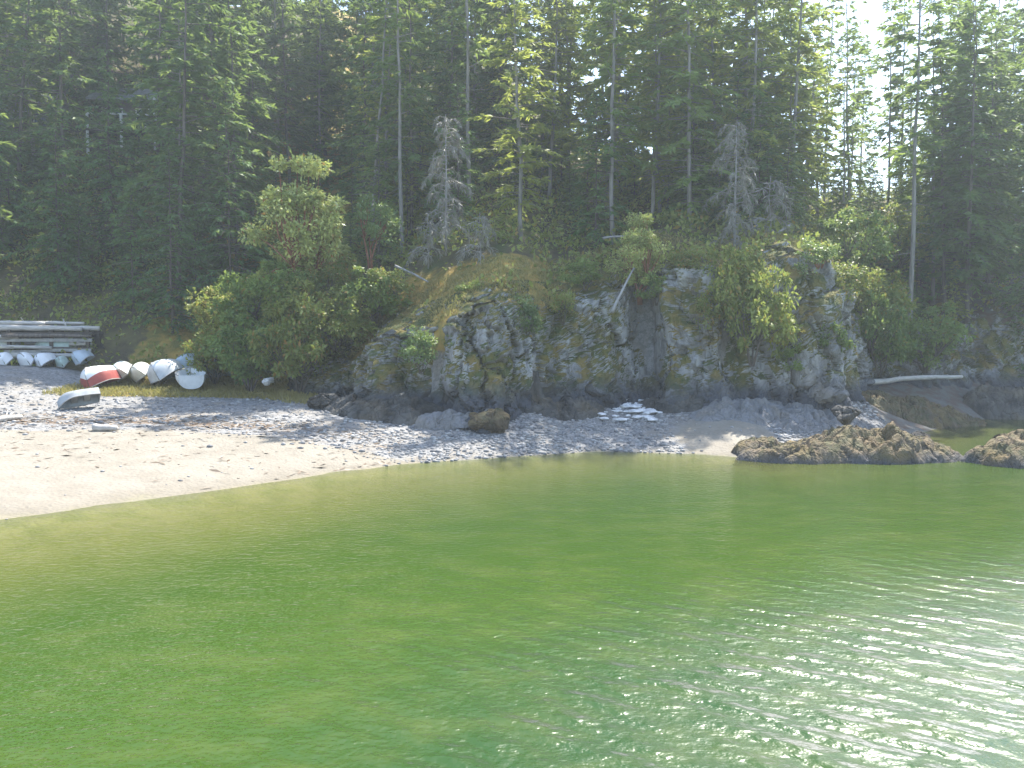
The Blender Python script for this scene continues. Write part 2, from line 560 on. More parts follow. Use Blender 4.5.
def water_mat():
    t = NT('sea_water')
    p = t.pos()
    dep = t.attr('depth')
    wind = t.attr('wind')
    # ripples: crossing trains of small waves plus chop
    def wave(rot, scale, dist, ds):
        mp = t.n('ShaderNodeMapping')
        t.set(mp, 'Vector', p)
        mp.inputs['Rotation'].default_value = (0, 0, math.radians(rot))
        w = t.n('ShaderNodeTexWave')
        w.wave_type = 'BANDS'
        w.bands_direction = 'Y'
        w.wave_profile = 'SIN'
        t.set(w, 'Vector', mp.outputs[0])
        w.inputs['Scale'].default_value = scale
        w.inputs['Distortion'].default_value = dist
        w.inputs['Detail'].default_value = 2
        w.inputs['Detail Scale'].default_value = ds
        return w.outputs['Fac']
    w1 = wave(43, 0.66, 2.6, 1.3)
    w2 = wave(28, 1.15, 4.5, 1.8)
    chop = t.noise(5.5, 3, t.scalev(p, (0.8, 1.25, 1)), 0.5)
    chop2 = t.noise(10, 2, p, 0.5)
    big = t.noise(1.3, 2, p)
    h = t.math('ADD', t.math('MULTIPLY', w1, 0.058), t.math('MULTIPLY', w2, 0.020))
    h = t.math('MULTIPLY', t.math('MULTIPLY', h, wind), t.ramp(t.noise(0.9, 3, p), 0.2, 0.75))
    cf = t.math('SUBTRACT', 0.75, t.math('MULTIPLY', wind, 0.3))
    h2 = t.math('ADD', t.math('MULTIPLY', chop, 0.034), t.math('MULTIPLY', chop2, t.math('ADD', 0.014, t.math('MULTIPLY', t.attr('chop'), 0.026))))
    h2 = t.math('ADD', t.math('MULTIPLY', h2, cf), t.math('MULTIPLY', big, 0.015))
    h = t.math('ADD', h, h2)
    nrm = t.bump(h, 1.0, 1.0)
    col = t.mix(t.ramp(dep, 0.15, 2.4), (0.118, 0.126, 0.026), (0.036, 0.072, 0.010))
    col = t.mix(t.ramp(wind, 0.1, 0.9), col, (0.018, 0.052, 0.014))
    col = t.mix(t.math('MULTIPLY', t.ramp(t.noise(0.9, 6, t.scalev(p, (0.8, 1.2, 1)), 0.7), 0.4, 0.75), 0.35), col, (0.105, 0.125, 0.036))
    body = t.n('ShaderNodeBsdfDiffuse')
    t.set(body, 'Color', col)
    trans = t.n('ShaderNodeBsdfTransparent')
    t.set(trans, 'Color', (0.86, 0.93, 0.72, 1))
    fac = t.math('SUBTRACT', 1.0, t.math('POWER', 2.718, t.math('MULTIPLY', dep, -1.35)))
    under = t.n('ShaderNodeMixShader')
    t.set(under, 0, fac)
    t.set(under, 1, trans.outputs[0])
    t.set(under, 2, body.outputs[0])
    gl = t.n('ShaderNodeBsdfGlossy')
    t.set(gl, 'Roughness', t.math('ADD', 0.10, t.math('MULTIPLY', wind, 0.22)))
    t.set(gl, 'Normal', nrm)
    fr = t.n('ShaderNodeFresnel')
    fr.inputs['IOR'].default_value = 1.33
    t.set(fr, 'Normal', nrm)
    top = t.n('ShaderNodeMixShader')
    t.set(top, 0, fr.outputs[0])
    t.set(top, 1, under.outputs[0])
    t.set(top, 2, gl.outputs[0])
    return t.done(top.outputs[0])


# ------------------------------------------------------------------ terrain
SH_X = [-200, -60, -40, -20, -14, -11.3, -9.9, -8.2, -6.1, -3.6, -0.4, 3.1, 6.5, 8.1, 9.5, 12, 15.5, 19, 24, 30, 60, 200]
SH_Y = [-10, 2, 6, 12, 16, 18.7, 20.4, 22.2, 24.6, 27.2, 28.8, 30.4, 29.6, 28.6, 29.8, 31.5, 34, 38, 43, 45, 48, 60]
BK_X = [-200, -40, -20, -11, -9.2, -7.3, -5.4, -3.6, -2.4, -0.5, 0.8, 2.0, 4.7, 6.4, 7.6, 8.6, 10.0, 11.4, 13.5, 15.1, 17.0, 18.5, 24, 27, 40, 200]
BK_Y = [36, 37, 38, 39, 37.2, 36.6, 35, 34.0, 32.8, 32.8, 33.4, 35, 37, 37, 36.0, 35, 35.6, 36, 36, 37, 41, 44, 46, 46.5, 48, 62]
ZB_X = [-200, -40, -20, -9, -2.4, 2, 5, 8.6, 15, 18.5, 27, 200]
ZB_Z = [2.2, 2.0, 1.75, 1.55, 0.9, 1.2, 1.5, 1.3, 1.3, 1.7, 1.9, 2.4]
TP_X = [-200, -12, -9.5, -7, -5.4, -2.4, -0.5, 2, 4.7, 7.3, 9.5, 12.3, 15.1, 17, 19, 24, 28, 200]
TP_Z = [2.4, 2.3, 2.5, 3.2, 3.8, 4.9, 5.4, 5.4, 6.3, 7.1, 7.0, 7.8, 7.0, 5.0, 4.2, 4.6, 5.5, 6.0]
SL_X = [-200, -20, -10, -4, 0, 5, 12, 18, 25, 200]
SL_S = [0.75, 0.72, 0.62, 0.50, 0.46, 0.42, 0.33, 0.46, 0.5, 0.5]
FL_X = [-200, -12, -9, -7, 200]
FL_W = [5.0, 4.5, 3.0, 2.2, 2.2]
RG_A = [-0.9, -0.05, 0.03, 0.10, 0.22, 0.34, 0.65]         # azimuth X/Y
RG_T = [0.66, 0.60, 0.42, 0.27, 0.215, 0.20, 0.195]      # tan(elevation) of the ridge


def height(X, Y, detail=True):
    X = np.asarray(X, float)
    Y = np.asarray(Y, float)
    ys = np.interp(X, SH_X, SH_Y)
    yb = np.interp(X, BK_X, BK_Y)
    zb = np.interp(X, ZB_X, ZB_Z)
    tp = np.interp(X, TP_X, TP_Z)
    sl = np.interp(X, SL_X, SL_S)
    fl = np.interp(X, FL_X, FL_W)
    t = (Y - ys) / np.maximum(yb - ys, 1.0)
    beach = zb * np.clip(t, 0, 1) ** 1.08
    sea = -np.interp(X, [-6, 6], [0.12, 0.36]) * np.clip(ys - Y, 0, 4) - 0.22 * np.clip(ys - Y - 4, 0, 20)
    w = Y - yb
    back = zb + (tp - zb) * sstep(0.6, fl, w) + sl * np.maximum(0, w - fl)
    cap = CAMH + np.interp(X / np.maximum(Y, 20), RG_A, RG_T) * 62.0
    cap = np.maximum(cap, 8)
    back = np.where(back > cap - 2, cap - 2 + 2 * (1 - np.exp(-(back - cap + 2) / 2.0)), back)
    z = np.where(w > 0, back, np.where(t > 0, beach, sea))
    # the grey gravel mound at the left
    mound = 0.85 * np.exp(-(((X + 24) / 3.2) ** 2) ** 1.4 - ((Y - 39.0) / 3.6) ** 2)
    mound = np.where(X < -24, 0.85 * np.exp(-((Y - 39.0) / 3.6) ** 2), mound)
    z = z + mound * sstep(30, 34, Y) * sstep(46, 41, Y)
    if detail:
        z = z + 0.05 * fbm(X * 0.9, Y * 0.9, 0, 4, 3) * np.where(t > 0.02, 1, 0.5)
        z = z + np.where(w > 2, 0.5, 0.0) * sstep(2, 6, w) * fbm(X * 0.25, Y * 0.25, 0, 4, 9)
    return z


def hz(x, y):
    return float(height(np.array([x]), np.array([y]))[0])


def axis(segs):
    out = []
    for a, b, s in segs:
        out.append(np.arange(a, b, s))
    out.append(np.array([segs[-1][1]]))
    return np.concatenate(out)


ax = axis([(-240, -120, 20), (-120, -40, 4), (-40, -24, 0.8), (-24, 30, 0.2), (30, 50, 0.8), (50, 120, 4), (120, 240, 20)])
ay = axis([(-200, -20, 20), (-20, 14, 2), (14, 50, 0.2), (50, 80, 0.8), (80, 150, 4), (150, 240, 15)])
GX, GY = np.meshgrid(ax, ay, indexing='ij')
GZ = height(GX, GY)
ybk = np.interp(GX, BK_X, BK_Y)
SG_X = [-200, -40, -17, -12.6, -7.2, -3, -1.8, -1.0, 200]
SG_Y = [26, 28, 28.4, 29.5, 28.9, 27.4, 25, 20, 20]
sand = sstep(0.7, -0.5, GY - np.interp(GX, SG_X, SG_Y))
sand = np.maximum(sand, np.exp(-(((GX - 8.0) / 2.0) ** 2) ** 2 - ((GY - 31.3) / 2.3) ** 4))
wrack = np.exp(-((GY - np.interp(GX, [-40, -17, -12.6, -7, 0], [29.5, 30.2, 31.0, 30.5, 28.5])) / 0.9) ** 2) * sstep(-5, -9, GX) * 0.75
dry = sstep(-2.2, -1.2, GY - ybk) * sstep(-8.5, -10, GX) * sstep(-20.5, -18.5, GX)
dry = np.maximum(dry, 0.95 * sstep(1.0, 2.0, GY - ybk) * sstep(10.0, 6.5, GY - ybk) * sstep(-8.5, -6, GX) * sstep(3.5, 0.5, GX))
dry = np.maximum(dry, np.exp(-((GX / np.maximum(GY, 20) - 0.47) / 0.09) ** 4 - ((GY - 56) / 6.0) ** 4))
forest = np.where(GX < -9.5, sstep(2.8, 4.2, GY - ybk), sstep(1.4, 2.2, GY - ybk))
weedy = sstep(11.0, 13.5, GX) * sstep(30.2, 32, GY)
ground = grid_obj('ground', GX, GY, GZ, ground_mat(), {'sand': sand, 'wrack': wrack, 'dry': dry, 'forest': forest, 'weedy': weedy})
tag(ground, 'sand and gravel beach rising to a wooded slope', None, None, 'structure')

wx = axis([(-240, -60, 20), (-60, -30, 3), (-30, 34, 0.5), (34, 80, 4), (80, 240, 20)])
wy = axis([(-200, -20, 20), (-20, 4, 2), (4, 48, 0.4), (48, 49, 1)])
WX, WY = np.meshgrid(wx, wy, indexing='ij')
WD = np.maximum(0.0, -height(WX, WY, False))
wind = sstep(17.0, 8.0, WY - np.clip(WX - 4, 0, 6) * 0.35) * sstep(-5.0, 5.0, WX + (12 - WY) * 0.35)
wind = np.where(WY < 3, 1.0, wind)
water = grid_obj('water', WX, WY, np.zeros_like(WX), water_mat(), {'depth': WD, 'wind': wind, 'chop': sstep(17, 8.5, WY) * sstep(-9, -3, WX)}, flip=False)
tag(water, 'clear green sea water with small ripples', None, None, 'structure')


# ------------------------------------------------------------------ the cliff
def build_cliff():
    us = np.arange(-10.4, 31.0, 0.085)
    nq, nt = 92, 34
    q = np.concatenate([np.linspace(0, 1, nq), 1 + np.linspace(0, 1, nt + 1)[1:]])
    U, Q = np.meshgrid(us, q, indexing='ij')
    yb = np.interp(U, BK_X, BK_Y)
    yb = yb + 0.35 * fbm(U * 0.5, 0 * U, 0, 3, 21)
    zb = np.interp(U, ZB_X, ZB_Z) - 0.5
    tp = np.interp(U, TP_X, TP_Z)
    qq = np.clip(Q, 0, 1)
    rr = np.clip(Q - 1, 0, 1)
    Y = yb - 0.1 + 1.7 * qq ** 1.4 + rr * 3.6
    Z = zb + (tp - zb) * (1 - (1 - qq) ** 1.15)
    top = height(U, np.maximum(Y, yb + 1.7), False)
    Z = np.where(rr > 0, np.maximum(Z * (1 - rr) + (top + 0.25) * rr, top + 0.1) - 0.9 * sstep(0.8, 1, rr), Z)
    # outward direction of the plan line
    d = np.gradient(np.interp(us, BK_X, BK_Y), us)
    d = np.convolve(np.pad(d, 8, 'edge'), np.ones(17) / 17, 'valid')[:, None] + 0 * U
    nx, ny = d / np.sqrt(1 + d * d), -1 / np.sqrt(1 + d * d)
    P = (U, Y, Z)
    big = fbm(P[0] * 0.33, P[1] * 0.33, P[2] * 0.28, 3, 31)
    wa, wb, wc = [0.55 * fbm(P[0] * 1.1 + k, P[1] * 1.1, P[2] * 1.1 - k, 4, 60 + k) for k in (0, 7, 13)]
    cv, ce = cells((P[0] + wa) * 0.75 + 0.3 * big, (P[1] + wb) * 0.6, (P[2] + wc) * 0.34 + P[0] * 0.12, 5)
    cv2, ce2 = cells((P[0] + wa) * 2.0, (P[1] + wb) * 1.6, (P[2] + wc) * 0.9 + P[0] * 0.3, 8)
    fine = fbm(P[0] * 2.6, P[1] * 2.6, P[2] * 2.2, 4, 41)
    disp = 0.75 * big + 0.75 * (cv - 0.5) + 0.32 * (cv2 - 0.5) + 0.12 * fine
    disp -= 0.22 * np.exp(-(ce / 0.06) ** 2) + 0.04 * np.exp(-(ce2 / 0.06) ** 2)
    disp += 0.10 * fbm(P[0] * 5.5, P[1] * 5.5, P[2] * 3.5, 3, 77)
    for c_, w_, a_ in ((-5.4, 0.8, 0.7), (-3.1, 0.6, -0.45), (-0.8, 0.9, 0.65), (1.5, 0.6, -0.5), (4.0, 1.1, 0.45), (5.9, 0.4, -0.7), (7.4, 0.9, 0.75), (9.7, 0.7, -0.6), (12.7, 1.1, 0.8), (14.6, 0.5, -0.4)):
        disp += a_ * np.exp(-((U - c_ - 0.35 * (qq - 0.5) * a_ + 0.25 * big) / w_) ** 2)
    foot = np.exp(-(qq / 0.16) ** 2) * (0.5 + 0.5 * fbm(U * 0.8, 0 * U, 0, 3, 55))
    disp += foot * 0.9
    amp = np.clip(1 - rr * 1.1, 0.0, 1)
    X2 = U + nx * disp * amp + 0.1 * fine * amp
    Y2 = Y + ny * disp * amp
    Z2 = Z + 0.22 * (cv2 - 0.5) * np.clip(qq * 4, 0, 1) * amp + rr * (1 - rr) * 0.9 * (big + 0.2) + 0.15 * fine * rr
    o = grid_obj('cliff', X2, Y2, Z2, M['cliff'], flip=False, smooth=False)
    tag(o, 'grey fractured rock cliff with dry moss on its ledges', None, None, 'structure')


build_cliff()


# ------------------------------------------------------------------ rocks
def ico(sub=3):
    import bmesh
    bm = bmesh.new()
    bmesh.ops.create_icosphere(bm, subdivisions=sub, radius=1)
    V = np.array([v.co[:] for v in bm.verts])
    Fc = [tuple(v.index for v in f.verts) for f in bm.faces]
    bm.free()
    return V, Fc


ICO4, ICO3, ICO1 = ico(5), ico(3), ico(1)


def rock(name, loc, size, mat, seed, label=None, group=None, cuts=9, rot=0.0, sub=ICO4, rough=0.14, cat='rock'):
    V, Fc = sub
    r = np.random.default_rng(seed)
    P = V.copy()
    for _ in range(cuts):
        n = r.normal(size=3)
        n /= np.linalg.norm(n)
        k = r.uniform(0.55, 0.9)
        dd = P @ n - k
        P = P - np.outer(np.maximum(dd, 0) * 0.92, n)
    s = np.array(size)
    W = P * s
    o3 = r.uniform(0, 50, 3)
    nz = fbm(W[:, 0] * 1.3 + o3[0], W[:, 1] * 1.3 + o3[1], W[:, 2] * 1.3 + o3[2], 5, seed)
    c, e = cells(W[:, 0] * 1.6 + o3[0], W[:, 1] * 1.6, W[:, 2] * 1.6, seed)
    k = (nz * rough * 1.6 + (c - 0.5) * rough * 0.9 - 0.6 * rough * np.exp(-(e / 0.08) ** 2)) * min(size) * 1.2
    W = W + V * k[:, None]
    o = mesh_obj(name, W, Fc, mat)
    o.location = loc
    o.rotation_euler = (0, 0, rot)
    if label:
        tag(o, label, cat, group)
    return o


def ridge_rock(name, cx, cy, rx, ry, h, rot, mat, seed, label, cat='rock'):
    """A low craggy outcrop: an elliptical height field with sunk edges."""
    n, m = int(rx * 2 / 0.06), int(ry * 2 / 0.06)
    a = np.linspace(-1.05, 1.05, n)
    b = np.linspace(-1.05, 1.05, m)
    A, B = np.meshgrid(a, b, indexing='ij')
    X, Y = A * rx, B * ry
    d = np.sqrt(A ** 2 + B ** 2) + 0.22 * fbm(X * 0.9, Y * 0.9, seed, 3, seed)
    env = np.sqrt(np.clip(1 - d ** 2, 0, 1)) - 0.5 * np.clip(d - 0.9, 0, 1)
    big = fbm(X * 0.7, Y * 0.9, seed * 1.3, 3, seed + 3)
    cv, ce = cells(X * 1.1 + seed, Y * 1.3, 0 * X, seed + 1)
    cv2, ce2 = cells(X * 2.8 + seed, Y * 2.8, 0 * X, seed + 2)
    fine = fbm(X * 4, Y * 4, seed, 4, seed + 5)
    Z = h * env * (0.85 + 0.45 * big + 0.25 * (cv - 0.5)) + np.clip(env, 0, 1) * (0.16 * (cv2 - 0.5) - 0.12 * np.exp(-(ce / 0.09) ** 2) - 0.08 * np.exp(-(ce2 / 0.1) ** 2) + 0.14 * fine) - 0.12
    Z = np.maximum(Z, -0.55)
    wxx = cx + X * math.cos(rot) - Y * math.sin(rot)
    wyy = cy + X * math.sin(rot) + Y * math.cos(rot)
    Z = Z + np.maximum(height(wxx, wyy, False), 0.0 if cy < 31 else -0.3)
    o = grid_obj(name, X + 0.08 * fine, Y + 0.08 * big, Z, mat, smooth=False)
    o.location = (cx, cy, 0)
    o.rotation_euler = (0, 0, rot)
    tag(o, label, cat)
    return o


ridge_rock('rock_reef', 11.4, 28.8, 4.2, 1.7, 1.15, 0.03, M['reef'], 3, 'low brown weed-covered rock reef beside the sandy tip of the beach', 'reef')
ridge_rock('rock_reef', 18.9, 28.3, 4.5, 1.9, 1.35, 0.2, M['reef'], 8, 'pale brown rock reef cut off by the right edge', 'reef')
ridge_rock('rock_slab', 11.0, 34.3, 4.6, 1.5, 0.7, 0.08, M['boulder'], 14, 'grey rock shelf between the sand and the shrub-hung cliff', 'rock')
ridge_rock('rock_slab', 19.6, 40.0, 4.2, 1.6, 0.9, 0.25, M['brownrock'], 19, 'reddish brown weedy rock bed in front of the long pale log', 'rock')
ridge_rock('rock_slab', 26.5, 44.0, 3.2, 1.4, 1.4, 0.1, M['darkrock'], 23, 'dark rock hump at the back of the right-hand pool', 'rock')
ridge_rock('rock_ledge', -5.0, 34.0, 3.1, 1.4, 0.95, -0.42, M['darkrock'], 31, 'dark low ledge running along the left foot of the cliff', 'rock')
ridge_rock('rock_ledge', -1.9, 32.3, 1.9, 0.9, 0.8, -0.1, M['boulder'], 37, 'grey ledge left of the brown rounded boulder', 'rock')
ridge_rock('rock_ledge', 2.0, 34.5, 2.2, 1.0, 0.65, 0.35, M['darkrock'], 41, 'blackish ledge left of the white stones', 'rock')
ridge_rock('rock_ledge', 7.4, 35.6, 2.6, 0.9, 0.6, -0.1, M['darkrock'], 47, 'dark ledge right of the white stones', 'rock')
for i, (px, py, Y, sx, sy, sz, m, lab) in enumerate([
    (490, 421, 31.6, 1.15, 0.8, 0.62, 'brownrock', 'dark brown rounded boulder in front of the cliff toe'),
    (325, 402, 35.0, 1.0, 0.8, 0.55, 'darkrock', 'small dark rock at the foot of the big bush'),
    (825, 392, 35.2, 1.2, 0.8, 0.7, 'boulder', 'grey boulder at the right foot of the cliff'),
    (268, 381, 37.6, 0.42, 0.35, 0.28, 'palestone', 'small pale boulder under the edge of the big bush'),
    (846, 415, 31.0, 0.7, 0.5, 0.45, 'darkrock', 'dark rounded rock behind the brown reef'),
    (920, 437, 33.2, 0.75, 0.45, 0.35, 'darkrock', 'small dark rock standing in the olive pool'),
]):
    p = at(px, py, Y)
    rock('boulder', p, (sx, sy, sz), M[m], 100 + i, lab, None, 22, R.uniform(0, 3), ICO4, 0.2)

# stones heaped in the cliff recess, their whiteness standing in for sunlight
for i in range(60):
    px = 626 + R.gauss(0, 17)
    Y = 36.6 - R.random() * 2.8
    x = (px - 512) / 850 * Y
    s = R.uniform(0.10, 0.24)
    rock('white_stone', (x, Y, hz(x, Y) + s * 0.25), (s * 1.5, s * 1.1, s * 0.4), M['palestone'], 300 + i,
         'pale stone whitened as if sunlit in the heap at the cliff recess', 'white stones heaped in the cliff recess', 5, R.uniform(0, 3), ICO3, 0.1)


def scatter_pebbles():
    V, Fc = ICO1
    n = 15000
    xs = RNG.uniform(-22, 16, n)
    ys = np.interp(xs, SH_X, SH_Y) + RNG.random(n) * (np.interp(xs, BK_X, BK_Y) - np.interp(xs, SH_X, SH_Y))
    sg = ys - np.interp(xs, SG_X, SG_Y)
    keep = (sg > RNG.normal(0, 0.5, n)) | (RNG.random(n) < 0.015)
    keep &= ~((np.abs(xs - 8) < 1.9) & (ys < 33.6) & (RNG.random(n) < 0.97))
    xs, ys = xs[keep], ys[keep]
    zs = height(xs, ys)
    n = len(xs)
    s = 0.025 + 0.07 * RNG.random(n) ** 3
    S = np.stack([s * RNG.uniform(0.9, 1.5, n), s * RNG.uniform(0.9, 1.4, n), s * RNG.uniform(0.5, 0.8, n)], 1)
    P = V[None] * S[:, None] * RNG.uniform(0.85, 1.15, (n, len(V), 1)) + np.stack([xs, ys, zs + s * 0.15], 1)[:, None]
    FF = np.array(Fc)
    tri = P[:, FF].reshape(-1, 3)
    # joined faces per stone
    me = bpy.data.meshes.new('pebbles')
    VV = P.reshape(-1, 3).astype(np.float32)
    fa = (FF[None] + (np.arange(n) * len(V))[:, None, None]).reshape(-1, 3).astype(np.int32)
    me.vertices.add(len(VV))
    me.vertices.foreach_set('co', VV.ravel())
    me.loops.add(fa.size)
    me.loops.foreach_set('vertex_index', fa.ravel())
    me.polygons.add(len(fa))
    me.polygons.foreach_set('loop_start', np.arange(0, fa.size, 3, dtype=np.int32))
    me.polygons.foreach_set('loop_total', np.full(len(fa), 3, np.int32))
    t = NT('pebble_stone')
    g = t.n('ShaderNodeNewGeometry')
    c = t.mix(g.outputs['Random Per Island'], (0.12, 0.12, 0.125), (0.36, 0.35, 0.335))
    me.materials.append(t.done(t.bsdf(c, 0.8, None, 0.3).outputs[0]))
    me.update(calc_edges=True)
    o = bpy.data.objects.new('pebbles', me)
    COL.objects.link(o)
    tag(o, 'grey and white pebbles strewn over the upper beach', 'pebbles', None, 'stuff')


scatter_pebbles()


# ------------------------------------------------------------------ foliage builders
def diamonds(P, D, N, L, W, fold=0.0):
    """Diamond leaves: base P, direction D, surface normal N, length L, half width W -> (n*4,3)."""
    S = np.cross(D, N)
    S /= np.maximum(np.linalg.norm(S, axis=1, keepdims=True), 1e-6)
    mid = P + D * (L * 0.45)[:, None]
    a = P
    b = mid + S * W[:, None]
    c = P + D * L[:, None] - np.array([0, 0, 1]) * (L * fold)[:, None]
    d = mid - S * W[:, None]
    return np.stack([a, b, c, d], 1).reshape(-1, 3)


def unit(v):
    return v / np.maximum(np.linalg.norm(v, axis=-1, keepdims=True), 1e-9)


def conifer(name, seed, h=24.0, base=0.35, rmax=2.6, step=0.36, per=4, droop=0.35, spray=0.5, shape=0.8, mat='fir', bark='bark',
            gaps=0.25, dead=8, lean=0.0, hang=0.0, r0=None):
    r = np.random.default_rng(seed)
    rr = random.Random(seed)
    tk = MB()
    n = 14
    wob = [(rr.gauss(0, 0.05), rr.gauss(0, 0.05)) for _ in range(n)]
    path = []
    cx = cyy = 0
    for i in range(n):
        t = i / (n - 1)
        cx += wob[i][0] * h / 24
        cyy += wob[i][1] * h / 24
        path.append(Vector((cx + lean * t * h, cyy, t * h - 0.4)))
    r0 = r0 or h * 0.0066
    tk.tube(path, [r0 * (1.25 if i == 0 else (1 - 0.93 * i / (n - 1))) for i in range(n)], 8)

    def axis_at(z):
        t = np.clip((z + 0.4) / h, 0, 1) * (n - 1)
        i = int(min(t, n - 2))
        return path[i].lerp(path[i + 1], t - i)

    Ps, Ds, Ns, Ls, Ws = [], [], [], [], []
    zc = base * h
    z = zc
    while z < h * 0.985:
        t = (z - zc) / (h - zc)
        for k in range(per):
            if rr.random() < gaps:
                continue
            az = rr.uniform(0, 2 * math.pi)
            zz = z + rr.uniform(-0.5, 0.5) * step
            ln = rmax * ((1 - t) ** shape) * (0.55 + 0.45 * min(1, t * 5 + 0.3)) * rr.uniform(0.5, 1.2) + 0.25
            p0 = axis_at(zz)
            el0 = 0.25 * t + 0.1 - droop * 0.35 * (1 - t) + rr.gauss(0, 0.1)
            out = Vector((math.cos(az), math.sin(az), 0))
            m = max(4, int(ln / 0.3))
            pts = []
            p = p0.copy()
            pts.append(p.copy())
            el = el0
            for i in range(m):
                d = out * math.cos(el) + Vector((0, 0, math.sin(el)))
                p = p + d * (ln / m)
                el -= droop / m * 1.1
                if i > m * 0.7:
                    el += droop / m * 1.3
                pts.append(p.copy())
            tk.tube([pts[0], pts[len(pts) // 2], pts[-1]], [0.012 + ln * 0.009, 0.008 + ln * 0.005, 0.004], 3, False)
            A = np.array([list(q) for q in pts])
            ns = max(6, int(ln / 0.105)) * 2
            ck = np.sort(r.random(max(2, int(ln * 2.2)))) ** 0.7
            s = np.clip(r.choice(ck, ns) + r.normal(0, 0.09, ns), 0.1, 1.0)
            idx = s * m
            i0 = np.minimum(idx.astype(int), m - 1)
            fr = (idx - i0)[:, None]
            pos = A[i0] * (1 - fr) + A[i0 + 1] * fr
            bd = unit(A[i0 + 1] - A[i0])
            side = unit(np.cross(bd, np.array([0, 0, 1.0])))
            sg = np.where(r.random(ns) < 0.5, -1, 1)[:, None]
            D = unit(bd * r.uniform(0.3, 1.0, (ns, 1)) + side * sg * r.uniform(0.2, 1.0, (ns, 1)) + np.array([0, 0, -1.0]) * (r.normal(0.1, 0.25, (ns, 1)) + hang))
            N = unit(np.array([0, 0, 1.0]) + r.normal(0, 0.55, (ns, 3)))
            L = spray * (0.6 + 0.5 * (1 - s)) * r.uniform(0.5, 1.2, ns) * min(1.0, 0.55 + ln / 3)
            Ps.append(pos); Ds.append(D); Ns.append(N); Ls.append(L); Ws.append(L * r.uniform(0.09, 0.19, ns))
        z += step * rr.uniform(0.7, 1.3)
    # dead stubs below the crown
    for k in range(dead):
        zz = rr.uniform(0.12, max(base, 0.2)) * h
        az = rr.uniform(0, 2 * math.pi)
        p0 = axis_at(zz)
        ln = rr.uniform(0.4, 1.6)
        tk.tube([p0, p0 + Vector((math.cos(az) * ln, math.sin(az) * ln, -0.15 * ln))], [0.022, 0.006], 3, False)
    cr = quad_mesh(name + '_crown', diamonds(np.concatenate(Ps), np.concatenate(Ds), np.concatenate(Ns), np.concatenate(Ls), np.concatenate(Ws), 0.08), M[mat])
    return tk.mesh(name + '_trunk', M[bark]), cr


def bare_tree(name, seed, h=9.0, rmax=1.9, mat='deadwood'):
    """A dead grey conifer: trunk, drooping limbs, and a haze of fine twigs."""
    rr = random.Random(seed)
    r = np.random.default_rng(seed)
    tk = MB()
    tk.tube([(0, 0, -0.4), (0.1, 0, h * 0.3), (-0.05, 0.05, h * 0.65), (0, 0, h)], [h * 0.011, h * 0.009, h * 0.006, 0.01], 7)
    P, D, N, L, W = [], [], [], [], []
    z = h * 0.12
    while z < h * 0.98:
        t = z / h
        for k in range(3):
            az = rr.uniform(0, 2 * math.pi)
            ln = rmax * (1 - t * 0.5) * rr.choice([0.25, 0.45, 0.7, 1.0, 1.25]) * rr.uniform(0.85, 1.15)
            o = Vector((math.cos(az), math.sin(az), 0))
            pts = [Vector((0, 0, z)), Vector((0, 0, z + 0.12 * ln)) + o * ln * 0.45, Vector((0, 0, z - 0.05 * ln)) + o * ln * 0.8, Vector((0, 0, z - 0.38 * ln)) + o * ln]
            tk.tube(pts, [0.022, 0.016, 0.011, 0.004], 4, False)
            A = np.array([list(p) for p in pts])
            ns = int(ln * 34)
            s = r.random(ns) * 0.85 + 0.15
            idx = s * 3
            i0 = np.minimum(idx.astype(int), 2)
            f = (idx - i0)[:, None]
            P.append(A[i0] * (1 - f) + A[i0 + 1] * f)
            bd = unit(A[i0 + 1] - A[i0])
            D.append(unit(bd * 0.7 + r.normal(0, 0.55, (ns, 3)) + np.array([0, 0, -0.45])))
            N.append(unit(r.normal(0, 1, (ns, 3))))
            l = r.uniform(0.18, 0.55, ns)
            L.append(l)
            W.append(np.full(ns, 0.014) + 0.012 * r.random(ns))
        z += rr.uniform(0.16, 0.34)
    cr = quad_mesh(name + '_crown', diamonds(*[np.concatenate(a) for a in (P, D, N, L, W)], 0.15), M['deadtwig'])
    return tk.mesh(name + '_trunk', M[mat]), cr


